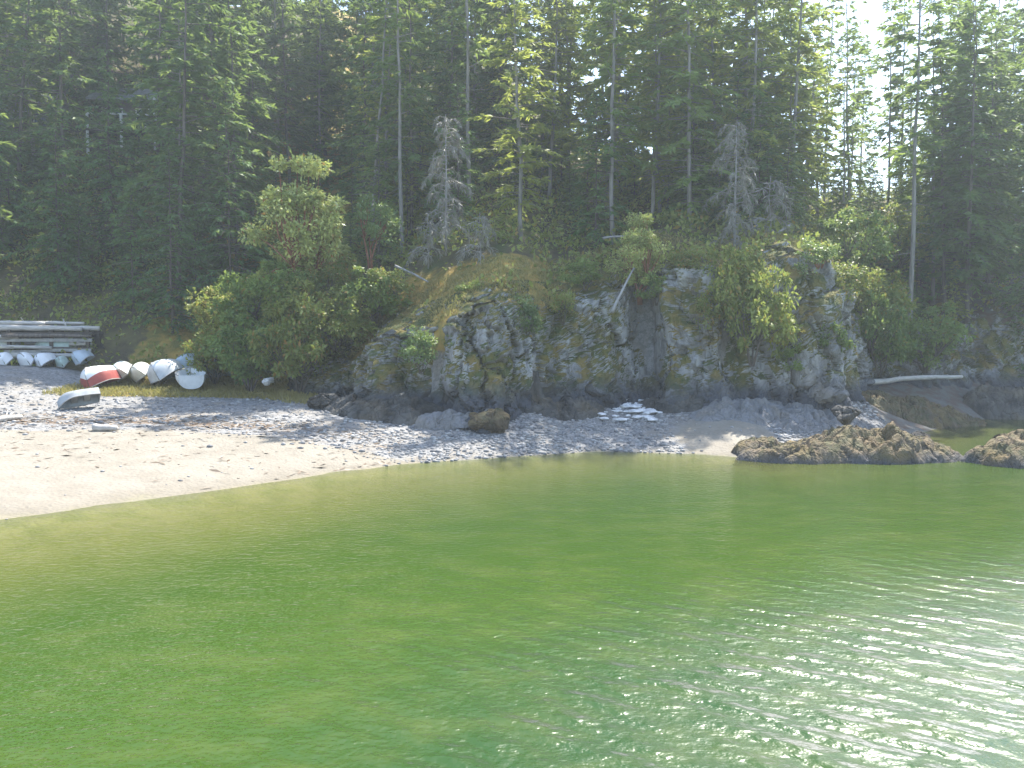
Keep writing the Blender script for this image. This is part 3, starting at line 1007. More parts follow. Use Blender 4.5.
def broad(name, seed, h=6.0, rad=2.2, clumps=26, leaf=0.16, per=110, mat='arbutus', bark='barkred', low=0.35, stems=4, flat=0.75, crad=0.62, spread=1.0):
    """Broadleaf tree or shrub: forking limbs that each end in a leaf clump."""
    rr = random.Random(seed)
    r = np.random.default_rng(seed)
    tk = MB()
    top = []
    for i in range(clumps):
        while True:
            u = np.array([rr.uniform(-1, 1), rr.uniform(-1, 1), rr.uniform(-1, 1)])
            d = np.linalg.norm(u)
            if 0.45 < d < 1.0 + 0.3 * math.sin(i * 2.4):
                break
        zc = h * (low + (1 - low) * 0.5)
        c = Vector((u[0] * rad * spread, u[1] * rad, zc + u[2] * h * (1 - low) * 0.5))
        k = 1 - 0.35 * max(0, (c.z - zc) / (h * (1 - low) * 0.5))
        c.x *= k
        c.y *= k
        top.append(c)
    forks = []
    for s in range(stems):
        a = 2 * math.pi * s / stems + rr.uniform(-0.4, 0.4)
        f = Vector((math.cos(a) * rad * 0.3, math.sin(a) * rad * 0.3, h * (low * 0.7 + rr.uniform(0.05, 0.2))))
        forks.append(f)
        tk.tube([Vector((math.cos(a) * 0.08, math.sin(a) * 0.08, -0.35)), f * 0.5 + Vector((rr.gauss(0, 0.12), rr.gauss(0, 0.12), 0)), f],
                [h * 0.018, h * 0.014, h * 0.010], 6)
    P, D, N, L, W = [], [], [], [], []
    for c in top:
        f = min(forks, key=lambda q: (q - c).length)
        mid = f.lerp(c, 0.55) + Vector((rr.gauss(0, 0.15), rr.gauss(0, 0.15), 0.1))
        tk.tube([f, mid, c], [h * 0.008, h * 0.005, 0.008], 4, False)
        n = int(per * rr.uniform(0.6, 1.3))
        cr_ = crad * rr.choice([0.45, 0.6, 0.8, 1.0, 1.35])
        g = r.normal(0, 1, (n, 3))
        g = unit(g) * (r.random((n, 1)) ** 0.45)
        pos = np.array(list(c)) + g * np.array([cr_, cr_, cr_ * flat])
        P.append(pos)
        D.append(unit(g + r.normal(0, 0.7, (n, 3))))
        N.append(unit(np.array([0, 0, 0.9]) + g * 0.5 + r.normal(0, 0.5, (n, 3))))
        l = leaf * r.uniform(0.6, 1.35, n)
        L.append(l)
        W.append(l * 0.27)
    cr = quad_mesh(name + '_crown', diamonds(*[np.concatenate(a) for a in (P, D, N, L, W)], 0.1), M[mat])
    return tk.mesh(name + '_trunk', M[bark]), cr


def plant(name, kind, loc, label, cat, group=None, scale=1.0, rot=None, parts=('trunk', 'crown'), tilt=(0, 0)):
    tm, cm = kind
    e = empty(name, loc, (tilt[0], tilt[1], R.uniform(0, 6.28) if rot is None else rot), scale)
    tag(e, label, cat, group)
    for nm, me in zip(parts, (tm, cm)):
        o = bpy.data.objects.new(nm, me)
        COL.objects.link(o)
        o.parent = e
    return e


# kinds
FIR = [conifer('fir', 50 + i, 20, b, rm, 0.40, 4, 0.5, 0.68, 0.7, 'fir', 'bark', g, lean=ln_) for i, (b, rm, g, ln_) in enumerate([(0.06, 3.6, 0.28, 0.01), (0.14, 3.3, 0.32, -0.02), (0.04, 3.8, 0.28, 0), (0.2, 3.2, 0.32, 0.02)])]
MID = [conifer('mid_fir', 70 + i, 20, b, rm, 0.40, 4, 0.45, 0.66, 0.6, 'firmid', 'barkpale', g, 14, lean=ln_) for i, (b, rm, g, ln_) in enumerate([(0.14, 2.9, 0.28, 0.015), (0.2, 2.6, 0.32, -0.02), (0.08, 3.1, 0.3, 0.03)])]
LIGHT = [conifer('sunlit_fir', 80 + i, 20, b, rm, 0.40, 4, 0.4, 0.64, 0.6, 'firsunlit', 'barkpale', g, 12, lean=ln_) for i, (b, rm, g, ln_) in enumerate([(0.1, 2.5, 0.26, 0.01), (0.14, 2.8, 0.3, -0.02)])]
THIN = [conifer('thin_fir', 90 + i, 22, b, rm, 0.45, 3, 0.35, 0.6, 0.5, 'firmid', 'barkpale', g, 18, r0=0.125, lean=ln_) for i, (b, rm, g, ln_) in enumerate([(0.36, 1.9, 0.25, 0.01), (0.22, 1.8, 0.25, -0.02)])]
YOUNG = [conifer('young_fir', 95 + i, 8, 0.03, 2.1, 0.27, 5, 0.5, 0.46, 0.9, m, 'bark', 0.15, 0) for i, m in enumerate(['firmid', 'fir', 'cedar', 'firsunlit'])]
CEDAR = [conifer('cedar', 60 + i, 11, 0.04, 2.7, 0.26, 5, 0.55, 0.42, 0.85, 'cedar', 'bark', 0.15, 0, 0, 0.25) for i in range(2)]
DEAD = bare_tree('dead_tree', 5)
SNAGSM = bare_tree('dead_sapling', 6, 2.6, 1.1)
ARB = broad('arbutus', 12, 6.0, 1.85, 52, 0.18, 210, 'arbutus', 'barkred', 0.12, 4, 0.7, 0.6)
ARB2 = broad('green_arbutus', 13, 5.0, 1.6, 22, 0.17, 120, 'arbgreen', 'barkred', 0.4, 3, 0.6, 0.55)
BUSH = [broad('bush', 20 + i, 3.2, 2.0, 52, 0.21, 110, m, 'bark', 0.05, 5, 0.75, 0.5) for i, m in enumerate(['bush', 'bushrust', 'salal'])]
BUSH2 = [broad('small_bush', 30 + i, 1.5, 0.9, 18, 0.13, 130, m, 'bark', 0.1, 4, 0.8, 0.36) for i, m in enumerate(['arbgreen', 'bush', 'bushrust'])]


def base_at(px, Y):
    x = (px - 512) / 850 * Y
    return (x, Y, hz(x, Y))


def tree_px(name, kind, px, Y, label, cat='tree', scale=1.0, group=None, rot=None, tilt=(0, 0)):
    return plant(name, kind, base_at(px, Y), label, cat, group, scale, rot, tilt=tilt)


# --- trees one can tell apart
tree_px('fir_tree', LIGHT[0], 520, 44.0, 'tall sunlit fir with sparse tiers standing on the mossy brow of the cliff', scale=0.92)
tree_px('fir_tree', THIN[0], 403, 47.0, 'slim grey trunked fir to the left of the dead grey tree', scale=1.0)
tree_px('fir_tree', THIN[1], 372, 50.0, 'thin leaning grey trunk with few branches behind the green arbutus', scale=1.0, tilt=(0, -0.06))
tree_px('fir_tree', THIN[0], 470, 48.5, 'tall grey trunked fir directly behind the dead grey tree', scale=1.05)
tree_px('fir_tree', MID[1], 612, 45.0, 'fir with a long bare grey trunk above the bleached branch on the cliff', scale=1.0)
tree_px('fir_tree', LIGHT[1], 650, 47.0, 'yellow green fir right of the bright sky gap in the forest', scale=0.95)
tree_px('fir_tree', MID[2], 690, 45.0, 'dark fir rising from the cliff edge left of the moss draped snag', scale=1.0)
tree_px('fir_tree', LIGHT[0], 748, 46.0, 'broad pale green fir above the olive cliff shrub', scale=0.98, rot=1.0)
tree_px('fir_tree', THIN[1], 845, 54.0, 'slender fir against the sky left of the tall bare trunk', scale=0.95)
tree_px('fir_tree', THIN[0], 884, 60.0, 'thinnest fir silhouette standing against the white sky', scale=0.85)
tree_px('fir_tree', THIN[0], 908, 47.0, 'tall straight bare trunk in front of the brightest sky', scale=1.18, rot=2.0)
tree_px('fir_tree', FIR[1], 968, 48.2, 'large full fir with a dark trunk at the right edge of the cove', scale=0.98)
tree_px('fir_tree', FIR[2], 1040, 47.0, 'dark fir cut off by the right edge of the view', scale=0.85)
tree_px('fir_tree', MID[2], 788, 50.0, 'bushy fir at the left border of the open sky', scale=0.86, rot=2.2)
tree_px('fir_tree', LIGHT[1], 818, 55.0, 'lower yellow green fir beside the open sky', scale=0.72, rot=0.2)
plant('dead_tree', DEAD, at(446, 250, 41.5), 'dead grey conifer with drooping bare twigs above the mossy slope', 'tree', None, 0.72)
plant('dead_tree', DEAD, at(735, 262, 40.5), 'grey lichen draped snag behind the olive cliff shrub', 'tree', None, 0.74, 2.0)
plant('dead_sapling', SNAGSM, at(480, 262, 40.5), 'small dead sapling with grey twigs right of the dead conifer', 'tree', None, 0.9)
plant('dead_sapling', SNAGSM, at(428, 262, 40.5), 'low dead grey bough at the foot of the dead conifer', 'tree', None, 0.8, 1.0)
plant('dead_sapling', SNAGSM, at(770, 240, 42.0), 'dead grey sapling beside the lichen draped snag', 'tree', None, 1.2, 1.0)
plant('arbutus_tree', ARB, at(304, 308, 40.0), 'arbutus with a bright yellow green crown above the big bush', 'tree', None, (1.12, 1.12, 1.15), 0.6)
plant('arbutus_tree', ARB2, at(372, 280, 41.5), 'darker green arbutus right of the bright yellow green one', 'tree', None, 0.85)
plant('arbutus_tree', ARB, at(640, 300, 38.0), 'small reddish arbutus with sunlit tips on the cliff edge', 'tree', None, 0.62, 2.0)
plant('arbutus_tree', ARB2, at(812, 305, 37.2), 'leafy green arbutus crowning the right-hand cliff buttress', 'tree', None, 0.62, 1.4)
plant('cedar_tree', CEDAR[0], base_at(172, 45.5), 'dense dark cedar behind the red and white dinghy row', 'tree', None, 1.0)
plant('cedar_tree', CEDAR[1], base_at(60, 48.5), 'dark cedar behind the log rack', 'tree', None, 1.0)
plant('cedar_tree', CEDAR[1], base_at(232, 47.5), 'tall dark cedar between the boats and the bright arbutus', 'tree', None, 1.2, 2.0)
plant('cedar_tree', CEDAR[0], base_at(116, 52.0), 'shaded cedar higher up the slope behind the log rack', 'tree', None, 1.15, 3.0)
plant('cedar_tree', CEDAR[0], base_at(2, 52.0), 'cedar at the left edge of the forest', 'tree', None, 1.1, 4.0)

# --- shrubs
SH = [
    (BUSH[0], 250, 384, 38.4, (1.0, 0.8, 1.0), 'big green bush spilling onto the beach right of the boats', 0.2),
    (BUSH[1], 300, 385, 37.6, (0.95, 0.8, 1.15), 'rust tinged bush at the left end of the cliff', 1.2),
    (BUSH[2], 335, 345, 38.4, (0.9, 0.8, 0.75), 'bronze green bush below the bright arbutus', 2.2),
    (BUSH[0], 262, 330, 41.0, (1.0, 1.0, 1.0), 'dark leafy bush between cedar and arbutus', 3.2),
    (BUSH[1], 215, 378, 40.6, (0.8, 0.8, 0.75), 'low rust flecked bush behind the blue grey boat', 4.2),
    (BUSH[2], 300, 345, 39.0, (1.0, 0.9, 0.9), 'bronze tinged bush in the middle of the shrub bank', 5.2),
    (BUSH[0], 375, 318, 39.2, (0.9, 0.8, 0.7), 'green bush at the left end of the mossy slope', 1.2),
    (BUSH[2], 225, 345, 42.5, (0.9, 0.9, 0.9), 'dull green bush at the forest edge behind the blue grey boat', 2.9),
    (BUSH[0], 288, 318, 39.4, (0.9, 0.8, 0.8), 'green bush right under the crown of the bright arbutus', 0.7),
    (BUSH[1], 335, 305, 40.6, (0.7, 0.7, 0.7), 'small rust flecked bush between the two arbutus trees', 2.0),
    (BUSH2[0], 421, 366, 34.2, (0.95, 0.8, 0.9), 'glossy green shrub growing from a crack beside the squared cliff block', 0.5),
    (BUSH2[1], 455, 352, 34.2, (0.7, 0.6, 0.5), 'tiny green tuft shrub low on the cliff right of the glossy shrub', 0.9),
    (BUSH2[2], 563, 318, 36.0, (0.8, 0.6, 0.7), 'rust flecked shrub clinging above the middle of the cliff', 1.9),
    (BUSH2[1], 655, 300, 37.2, (0.9, 0.7, 0.7), 'green shrub at the foot of the small arbutus', 2.9),
    (BUSH2[2], 712, 330, 36.2, (0.9, 0.7, 1.0), 'shrub at the left side of the large hanging shrub', 3.9),
    (BUSH2[1], 790, 372, 35.4, (0.8, 0.6, 0.7), 'low shrub below the large hanging shrub', 4.9),
    (BUSH2[2], 835, 300, 37.6, (1.2, 0.9, 1.0), 'rusty shrub at the right shoulder of the buttress', 5.9),
    (BUSH2[0], 526, 335, 34.6, (0.9, 0.8, 0.9), 'round green shrub on the mossy ledge in mid cliff', 1.5),
    (BUSH[2], 752, 356, 35.4, (0.85, 0.6, 1.2), 'large olive shrub hanging over the cliff face', 2.5),
    (BUSH[2], 740, 310, 36.6, (0.75, 0.6, 0.9), 'olive bush topping the large hanging shrub', 0.0),
    (BUSH2[1], 828, 358, 35.8, (1.1, 0.8, 1.0), 'green shrub low on the right-hand buttress', 2.0),
    (BUSH[0], 880, 368, 42.6, (1.0, 0.8, 1.15), 'dark green bush behind the left end of the long pale log', 1.0),
    (BUSH[0], 925, 366, 45.2, (1.1, 0.8, 1.0), 'dark green bush behind the right end of the long pale log', 2.6),
    (BUSH[2], 870, 325, 44.5, (1.0, 0.8, 1.0), 'dull brush in the gap right of the cliff buttress', 3.3),
    (BUSH[2], 900, 262, 50.0, (1.2, 1.0, 1.0), 'yellowish brush on the bank under the slender firs', 4.0),
    (BUSH[0], 850, 270, 43.0, (0.9, 0.9, 1.0), 'green brush just above the right-hand buttress', 5.0),
    (BUSH2[2], 690, 278, 37.6, (1.0, 0.9, 0.8), 'yellow tipped shrub at the highest point of the cliff', 3.0),
    (BUSH2[1], 585, 285, 38.0, (1.1, 0.9, 0.7), 'green shrub on the brow above the pale cliff face', 3.4),
    (BUSH2[1], 470, 305, 37.0, (0.9, 0.8, 0.6), 'small green shrub on the mossy slope under the dead sapling', 4.4),
    (BUSH2[2], 390, 300, 39.0, (1.2, 0.9, 0.9), 'reddish shrub on the slope left of the moss', 4.0),
]
for kind, px, py, Y, sc, lab, rot in SH:
    p = at(px, py, Y)
    plant('shrub', kind, p, lab, 'shrub', None, sc, rot, ('stems', 'foliage'))

# --- the forest behind: firs nothing tells apart, by stand
def stand(n, px0, px1, y0, y1, kinds, label, group, s0, s1, gapfn=None, mind=1.6, seed=1):
    rr = random.Random(seed)
    done = []
    tries = 0
    while len(done) < n and tries < 8000:
        tries += 1
        Y = y0 + (y1 - y0) * rr.random()
        px = rr.uniform(px0, px1)
        x = (px - 512) / 850 * Y
        if gapfn and gapfn(px, Y):
            continue
        if any((x - a) ** 2 + (Y - b) ** 2 < mind ** 2 for a, b in done):
            continue
        done.append((x, Y))
        k = rr.choice(kinds)
        plant('fir_tree', k, (x, Y, hz(x, Y)), label, 'tree', group, rr.uniform(s0, s1), rr.uniform(0, 6.28), tilt=(rr.gauss(0, 0.025), rr.gauss(0, 0.025)))


def sunlane(px, Y):
    x = (px - 512) / 850 * Y + 9.8
    y = Y - 40.0
    return abs(x * 0.682 - y * 0.731) < 2.3 and 0 < x * 0.731 + y * 0.682 < 16


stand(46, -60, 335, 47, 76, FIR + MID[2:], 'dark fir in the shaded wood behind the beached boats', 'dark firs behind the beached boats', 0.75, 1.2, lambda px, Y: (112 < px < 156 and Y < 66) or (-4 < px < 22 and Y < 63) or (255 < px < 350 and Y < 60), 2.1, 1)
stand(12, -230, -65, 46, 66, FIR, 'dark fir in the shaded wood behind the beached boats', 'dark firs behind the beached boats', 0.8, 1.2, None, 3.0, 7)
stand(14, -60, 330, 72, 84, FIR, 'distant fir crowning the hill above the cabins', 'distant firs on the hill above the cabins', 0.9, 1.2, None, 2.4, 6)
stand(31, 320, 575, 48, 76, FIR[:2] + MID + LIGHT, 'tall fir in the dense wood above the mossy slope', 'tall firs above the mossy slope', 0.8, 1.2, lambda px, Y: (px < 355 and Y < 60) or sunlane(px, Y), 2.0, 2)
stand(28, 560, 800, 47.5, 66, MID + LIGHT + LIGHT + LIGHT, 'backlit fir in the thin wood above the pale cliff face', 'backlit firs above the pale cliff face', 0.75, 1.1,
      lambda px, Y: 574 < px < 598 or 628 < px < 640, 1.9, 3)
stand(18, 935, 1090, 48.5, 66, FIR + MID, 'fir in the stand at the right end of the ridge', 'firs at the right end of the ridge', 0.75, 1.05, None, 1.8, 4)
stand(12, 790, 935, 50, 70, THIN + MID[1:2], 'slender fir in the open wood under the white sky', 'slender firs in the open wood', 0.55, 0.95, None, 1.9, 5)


def understory(n, px0, px1, y0, y1, label, group, s0, s1, seed, kinds):
    rr = random.Random(seed)
    for i in range(n):
        px, Y = rr.uniform(px0, px1), rr.uniform(y0, y1)
        plant('young_fir', rr.choice(kinds), base_at(px, Y), label, 'tree', group, rr.uniform(s0, s1), rr.uniform(0, 6.28))


understory(24, -20, 330, 46.5, 66, 'young bushy fir under the dark firs behind the boats', 'young firs behind the boats', 0.6, 1.0, 11, YOUNG[1:3])
understory(34, 345, 570, 46.5, 66, 'young bushy fir between the trunks above the mossy slope', 'young firs above the mossy slope', 0.45, 1.1, 12, YOUNG + YOUNG[3:])
understory(44, 560, 800, 44, 62, 'young bushy fir between the trunks above the pale cliff face', 'young firs above the pale cliff face', 0.4, 1.15, 13, YOUNG + YOUNG[3:])
understory(22, 790, 945, 53, 64, 'young bushy fir on the ridge line under the white sky', 'young firs on the ridge under the white sky', 0.45, 0.85, 15, YOUNG + YOUNG[3:])
understory(30, 795, 1060, 46.5, 64, 'young bushy fir on the bank behind the shaded inlet', 'young firs behind the shaded inlet', 0.35, 0.7, 14, YOUNG)


# ------------------------------------------------------------------ ground cover
def undergrowth():
    n = 6000
    px = RNG.uniform(-220, 1140, n)
    Y = 36 + 42 * RNG.random(n) ** 1.3
    x = (px - 512) / 850 * Y
    w = Y - np.interp(x, BK_X, BK_Y)
    ok = ~((x > -8) & (x < 1.6) & (w < 8.5) & (RNG.random(n) < 0.85))
    ok &= ~((np.abs(x / Y - 0.47) < 0.09) & (np.abs(Y - 56) < 6) & (RNG.random(n) < 0.8))
    ok &= (w > np.where(x < -9.5, 4.0, 2.4)) & ((w > 7) | (RNG.random(n) < 0.5))
    x, Y = x[ok], Y[ok]
    z = height(x, Y)
    P, D, N, L, W = [], [], [], [], []
    per = 16
    for i in range(per):
        m = len(x)
        off = RNG.normal(0, 1, (m, 3)) * np.array([0.38, 0.38, 0.16])
        P.append(np.stack([x, Y, z + 0.3 + 0.35 * RNG.random(m)], 1) + off)
        D.append(unit(RNG.normal(0, 1, (m, 3)) + np.array([0, 0, 0.3])))
        N.append(unit(RNG.normal(0, 0.6, (m, 3)) + np.array([0, 0, 1.0])))
        l = RNG.uniform(0.16, 0.4, m)
        L.append(l)
        W.append(l * 0.26)
    me = quad_mesh('undergrowth', diamonds(*[np.concatenate(a) for a in (P, D, N, L, W)], 0.1), M['salal'])
    o = bpy.data.objects.new('undergrowth', me)
    COL.objects.link(o)
    tag(o, 'salal and bracken covering the forest slope', 'undergrowth', None, 'stuff')


undergrowth()


def grass_cover():
    n = 5200
    x = RNG.uniform(-20, -8.6, n)
    Y = np.interp(x, BK_X, BK_Y) + RNG.uniform(-1.9, 3.2, n)
    x2 = RNG.uniform(-7.5, 15, n)
    Y2 = np.interp(x2, BK_X, BK_Y) + RNG.uniform(2.0, 7.0, n)
    x, Y = np.concatenate([x, x2]), np.concatenate([Y, Y2])
    z = height(x, Y)
    z = z + np.where(x > -7.6, 0.15, 0)
    P, D, N, L, W = [], [], [], [], []
    for k in range(3):
        m = len(x)
        P.append(np.stack([x, Y, z - 0.03], 1) + RNG.normal(0, 0.06, (m, 3)) * np.array([1, 1, 0]))
        D.append(unit(RNG.normal(0, 0.4, (m, 3)) + np.array([0, 0, 1.0])))
        N.append(unit(RNG.normal(0, 1, (m, 3)) * np.array([1, 1, 0.1])))
        l = RNG.uniform(0.12, 0.38, m)
        L.append(l)
        W.append(0.012 + 0.015 * RNG.random(m))
    me = quad_mesh('grass', diamonds(*[np.concatenate(a) for a in (P, D, N, L, W)], 0.2), M['drygrass'])
    o = bpy.data.objects.new('grass', me)
    COL.objects.link(o)
    tag(o, 'dry yellow grass under the boats and along the cliff brow', 'grass', None, 'stuff')


grass_cover()


# ------------------------------------------------------------------ boats
def hull_geo(L=2.7, B=1.25, Dp=0.5, bow=0.55, ns=18, nc=14):
    """Open dinghy hull: x from transom (0) to bow (L); keel at z=0, gunwale at z=Dp."""
    V = []
    for i in range(ns):
        s = i / (ns - 1)
        b = B / 2 * (0.82 + 0.18 * math.sin(min(1, s / 0.45) * math.pi / 2)) * (1 - max(0, (s - bow) / (1 - bow)) ** 2.1) + 0.015
        rise = 0.16 * max(0, (s - 0.6) / 0.4) ** 2
        keel = 0.30 * max(0, (s - 0.72) / 0.28) ** 2.2
        for j in range(nc):
            a = -1 + 2 * j / (nc - 1)
            y = b * math.copysign(abs(math.sin(a * math.pi / 2)) ** 0.8, a)
            z = keel + (Dp + rise - keel) * (1 - math.cos(a * math.pi / 2) ** 0.75)
            V.append((s * L, y, z))
    return V, ns, nc


def make_dinghy(name, L, B, Dp, mat, label, loc, rot, top=None, rail='rail', thwarts=True, group=None):
    e = empty(name, loc, rot)
    tag(e, label, 'boat', group)
    V, ns, nc = hull_geo(L, B, Dp)
    fs = [tuple(f) for f in grid_faces(ns, nc)]
    mi = []
    for (a, b, c, d) in fs:
        j = a % nc
        edge = min(j, nc - 2 - j)
        mi.append(1 if (top and edge < 2) else 0)
    n = len(V)
    VI = [(x * 0.985 + 0.02, y * 0.955, z + 0.025 if abs(y) < B * 0.3 else z) for x, y, z in V]
    allv = V + VI
    allf = fs + [tuple(n + q for q in reversed(f)) for f in fs]
    mi = mi + [0] * len(fs)
    mesh_obj('hull', allv, allf, M[mat], e, True, [M[mat], M[top or mat]], mi)
    tv = [V[j] for j in range(nc)]
    tr = [(x - 0.025, y, z) for x, y, z in tv]
    m = MB()
    m.v = tv + tr
    m.f = [tuple(range(nc)), tuple(reversed(range(nc, 2 * nc)))] + [(j, j + nc, j + 1 + nc, j + 1) for j in range(nc - 1)] + [(nc - 1, 2 * nc - 1, nc, 0)]
    m.build('transom', M[top or mat], e)
    g = MB()
    left = [Vector(V[i * nc]) for i in range(ns)]
    right = [Vector(V[i * nc + nc - 1]) for i in reversed(range(ns))]
    g.tube(left + right, 0.024, 6)
    g.build('gunwale', M[rail], e, True)
    k = MB()
    ks = [Vector(V[i * nc + nc // 2]) - Vector((0, 0, 0.02)) for i in range(0, ns - 1)]
    k.tube(ks, 0.022, 5)
    k.build('keel', M[rail], e, True)
    if thwarts:
        for s in (0.28, 0.58):
            t = MB()
            t.box(s * L - 0.11, s * L + 0.11, -B * 0.44, B * 0.44, Dp * 0.62, Dp * 0.62 + 0.03)
            t.build('thwart', M[rail], e)
    return e


def boat_at(px, py, Y, heading, L, B, Dp, mat, label, over=True, roll=0.0, pitch=0.0, top=None, thwarts=True, name='dinghy', off=0.0, rail='rail'):
    p = at(px, py, Y)
    p.z = max(p.z, hz(p.x, p.y) + 0.02) if off == 0.0 else p.z
    # heading: direction in plan of the bow, in degrees from +X
    rz = math.radians(heading)
    c, s = math.cos(rz), math.sin(rz)
    if over:
        zoff = Dp + off
        rot = Euler((math.pi + roll, pitch, rz), 'XYZ')
    else:
        zoff = off + 0.03
        rot = Euler((roll, pitch, rz), 'XYZ')
    mid = rot.to_matrix() @ Vector((L / 2, 0, Dp / 2))
    e = make_dinghy(name, L, B, Dp, mat, label, (0, 0, 0), rot, top, rail, thwarts)
    # rest it: lowest corner on the ground
    V, ns, nc = hull_geo(L, B, Dp)
    mt = rot.to_matrix()
    pts = [mt @ Vector(v) for v in V]
    cx = sum(q.x for q in pts) / len(pts)
    cyy = sum(q.y for q in pts) / len(pts)
    lo = min(q.z for q in pts)
    e.location = (p.x - cx, p.y - cyy, p.z - lo + off * 0)
    return e


boat_at(97, 388, 38.8, 268, 2.0, 1.4, 0.8, 'white', 'upturned dinghy with a faded red side and white bottom', roll=0.3, top='red')
boat_at(119, 384, 40.3, 292, 1.9, 1.0, 0.62, 'cream', 'cream upturned dinghy next to the red sided dinghy', roll=0.95, pitch=-0.1)
boat_at(138, 384, 40.4, 290, 1.9, 1.0, 0.60, 'cream', 'cream upturned dinghy beside the tilted grey dinghy', roll=0.9, pitch=-0.1)
boat_at(162, 384, 40.0, 270, 2.0, 1.45, 0.8, 'greyhull', 'pale grey dinghy turned over and tilted on its side', roll=0.5)
boat_at(201, 380, 41.6, 225, 2.6, 1.6, 0.95, 'bluehull', 'long blue grey upturned boat at the end of the row', roll=-0.3)
boat_at(191, 388, 39.0, 112, 1.8, 1.3, 0.62, 'white', 'small white open skiff lying upright in front of the blue grey boat', over=False, pitch=-0.1)
boat_at(3, 368, 40.6, 296, 1.4, 0.7, 0.45, 'white', 'white upturned dinghy cut off by the left edge', roll=0.4)
boat_at(24, 369, 40.8, 305, 1.4, 0.62, 0.5, 'white', 'white upturned dinghy second from the left edge on the mound', roll=0.5)
boat_at(43, 368, 41.2, 278, 1.4, 0.75, 0.5, 'white', 'brightest white upturned dinghy under the log rack', roll=0.4)
boat_at(61, 368, 41.6, 294, 1.3, 0.55, 0.4, 'greenhull', 'faded green upturned dinghy in the upper row', roll=0.4)
boat_at(80, 365, 41.4, 275, 1.4, 0.72, 0.55, 'bluehull', 'pale blue upturned dinghy at the right end of the upper row', roll=0.6)
boat_at(78, 419, 33.2, 215, 1.5, 0.75, 0.42, 'oldgrey', 'weathered grey upturned boat alone on the lower gravel', roll=0.6, pitch=0.15)


# ------------------------------------------------------------------ driftwood and fallen branches
def log(name, a, b, r, label, mat='drift', cat='driftwood', bend=0.04, seed=0, stubs=2, group=None, k=8):
    rr = random.Random(seed)
    a, b = Vector(a), Vector(b)
    L = (b - a).length
    o = a.copy()
    m = MB()
    pts, rad = [], []
    n = 9
    for i in range(n):
        t = i / (n - 1)
        q = (b - a) * t + Vector((0, rr.gauss(0, bend * L * 0.3), bend * L * math.sin(t * math.pi) * 0.5 + rr.gauss(0, r * 0.08)))
        pts.append(q)
        rad.append(r * (1.1 - 0.45 * t) * rr.uniform(0.92, 1.08))
    m.tube(pts, rad, k)
    for s in range(stubs):
        i = rr.randint(2, n - 2)
        d = Vector((rr.uniform(-1, 1), rr.uniform(-1, 1), rr.uniform(0, 1))).normalized()
        m.tube([pts[i], pts[i] + d * r * rr.uniform(2, 4)], [r * 0.35, r * 0.15], 5)
    ob = m.build(name, M[mat], None, True)
    ob.location = o
    tag(ob, label, cat, group)
    return ob


def lying(px0, py0, px1, py1, Y0, Y1, r, label, **kw):
    a, b = at(px0, py0, Y0), at(px1, py1, Y1)
    return log(kw.pop('name', 'driftwood_log'), a, b, r, label, **kw)


lying(862, 384, 962, 377, 42.0, 43.5, 0.14, 'long pale driftwood log lying across the shaded inlet', seed=1)
p1 = base_at(91, 28.9)
p2 = base_at(116, 29.1)
log('driftwood_log', (p1[0], p1[1], p1[2] + 0.10), (p2[0], p2[1], p2[2] + 0.09), 0.13, 'short white bleached log at the edge of the sand', seed=2, stubs=0)
p1 = base_at(-25, 29.0)
p2 = base_at(20, 30.6)
log('driftwood_log', (p1[0], p1[1], p1[2] + 0.07), (p2[0], p2[1], p2[2] + 0.07), 0.11, 'grey drift log running out of the left edge above the sand', seed=3)
p1 = base_at(70, 36.6)
p2 = base_at(40, 36.2)
lying(612, 312, 634, 268, 35.6, 36.8, 0.06, 'bleached dead branch leaning down the pale cliff face', name='dead_branch', mat='deadwood', cat='branch', seed=5)
lying(603, 238, 645, 236, 40.5, 40.8, 0.05, 'pale horizontal dead branch above the small arbutus', name='dead_branch', mat='deadwood', cat='branch', seed=6)
lying(395, 266, 428, 282, 40.0, 39.4, 0.06, 'pale fallen branch on the slope left of the moss', name='dead_branch', mat='deadwood', cat='branch', seed=7)
lying(805, 338, 835, 333, 35.6, 35.9, 0.07, 'short whitish branch stuck on the right-hand buttress', name='dead_branch', mat='deadwood', cat='branch', seed=8)
lying(745, 258, 790, 225, 41.0, 42.5, 0.09, 'grey leaning trunk behind the lichen draped snag', name='dead_branch', mat='deadwood', cat='branch', seed=9)


def debris():
    n = 2600
    x = RNG.uniform(-22, -4, n)
    Y = np.interp(x, [-40, -17, -12.6, -7, 0], [29.5, 30.4, 31.2, 30.6, 28.5]) + RNG.normal(0, 0.8, n) - np.where(RNG.random(n) < 0.22, RNG.uniform(0, 7, n), 0)
    Y = np.maximum(Y, np.interp(x, SH_X, SH_Y) + 0.3)
    z = height(x, Y) + 0.012
    a = RNG.uniform(0, math.pi, n)
    D = np.stack([np.cos(a), np.sin(a), RNG.normal(0, 0.1, n)], 1)
    N = unit(np.stack([RNG.normal(0, 0.3, n), RNG.normal(0, 0.3, n), np.ones(n)], 1))
    L = RNG.uniform(0.1, 0.5, n)
    t = NT('wrack_debris')
    g = t.n('ShaderNodeNewGeometry')
    c = t.mix(g.outputs['Random Per Island'], (0.10, 0.07, 0.045), (0.36, 0.30, 0.24))
    mt = t.done(t.bsdf(c, 0.9, None, 0.2).outputs[0])
    me = quad_mesh('debris', diamonds(np.stack([x, Y, z], 1), D, N, L, 0.02 + 0.03 * RNG.random(n)), mt)
    o = bpy.data.objects.new('wrack_debris', me)
    COL.objects.link(o)
    tag(o, 'brown weed and bark scraps along the tide line', 'debris', None, 'stuff')


debris()


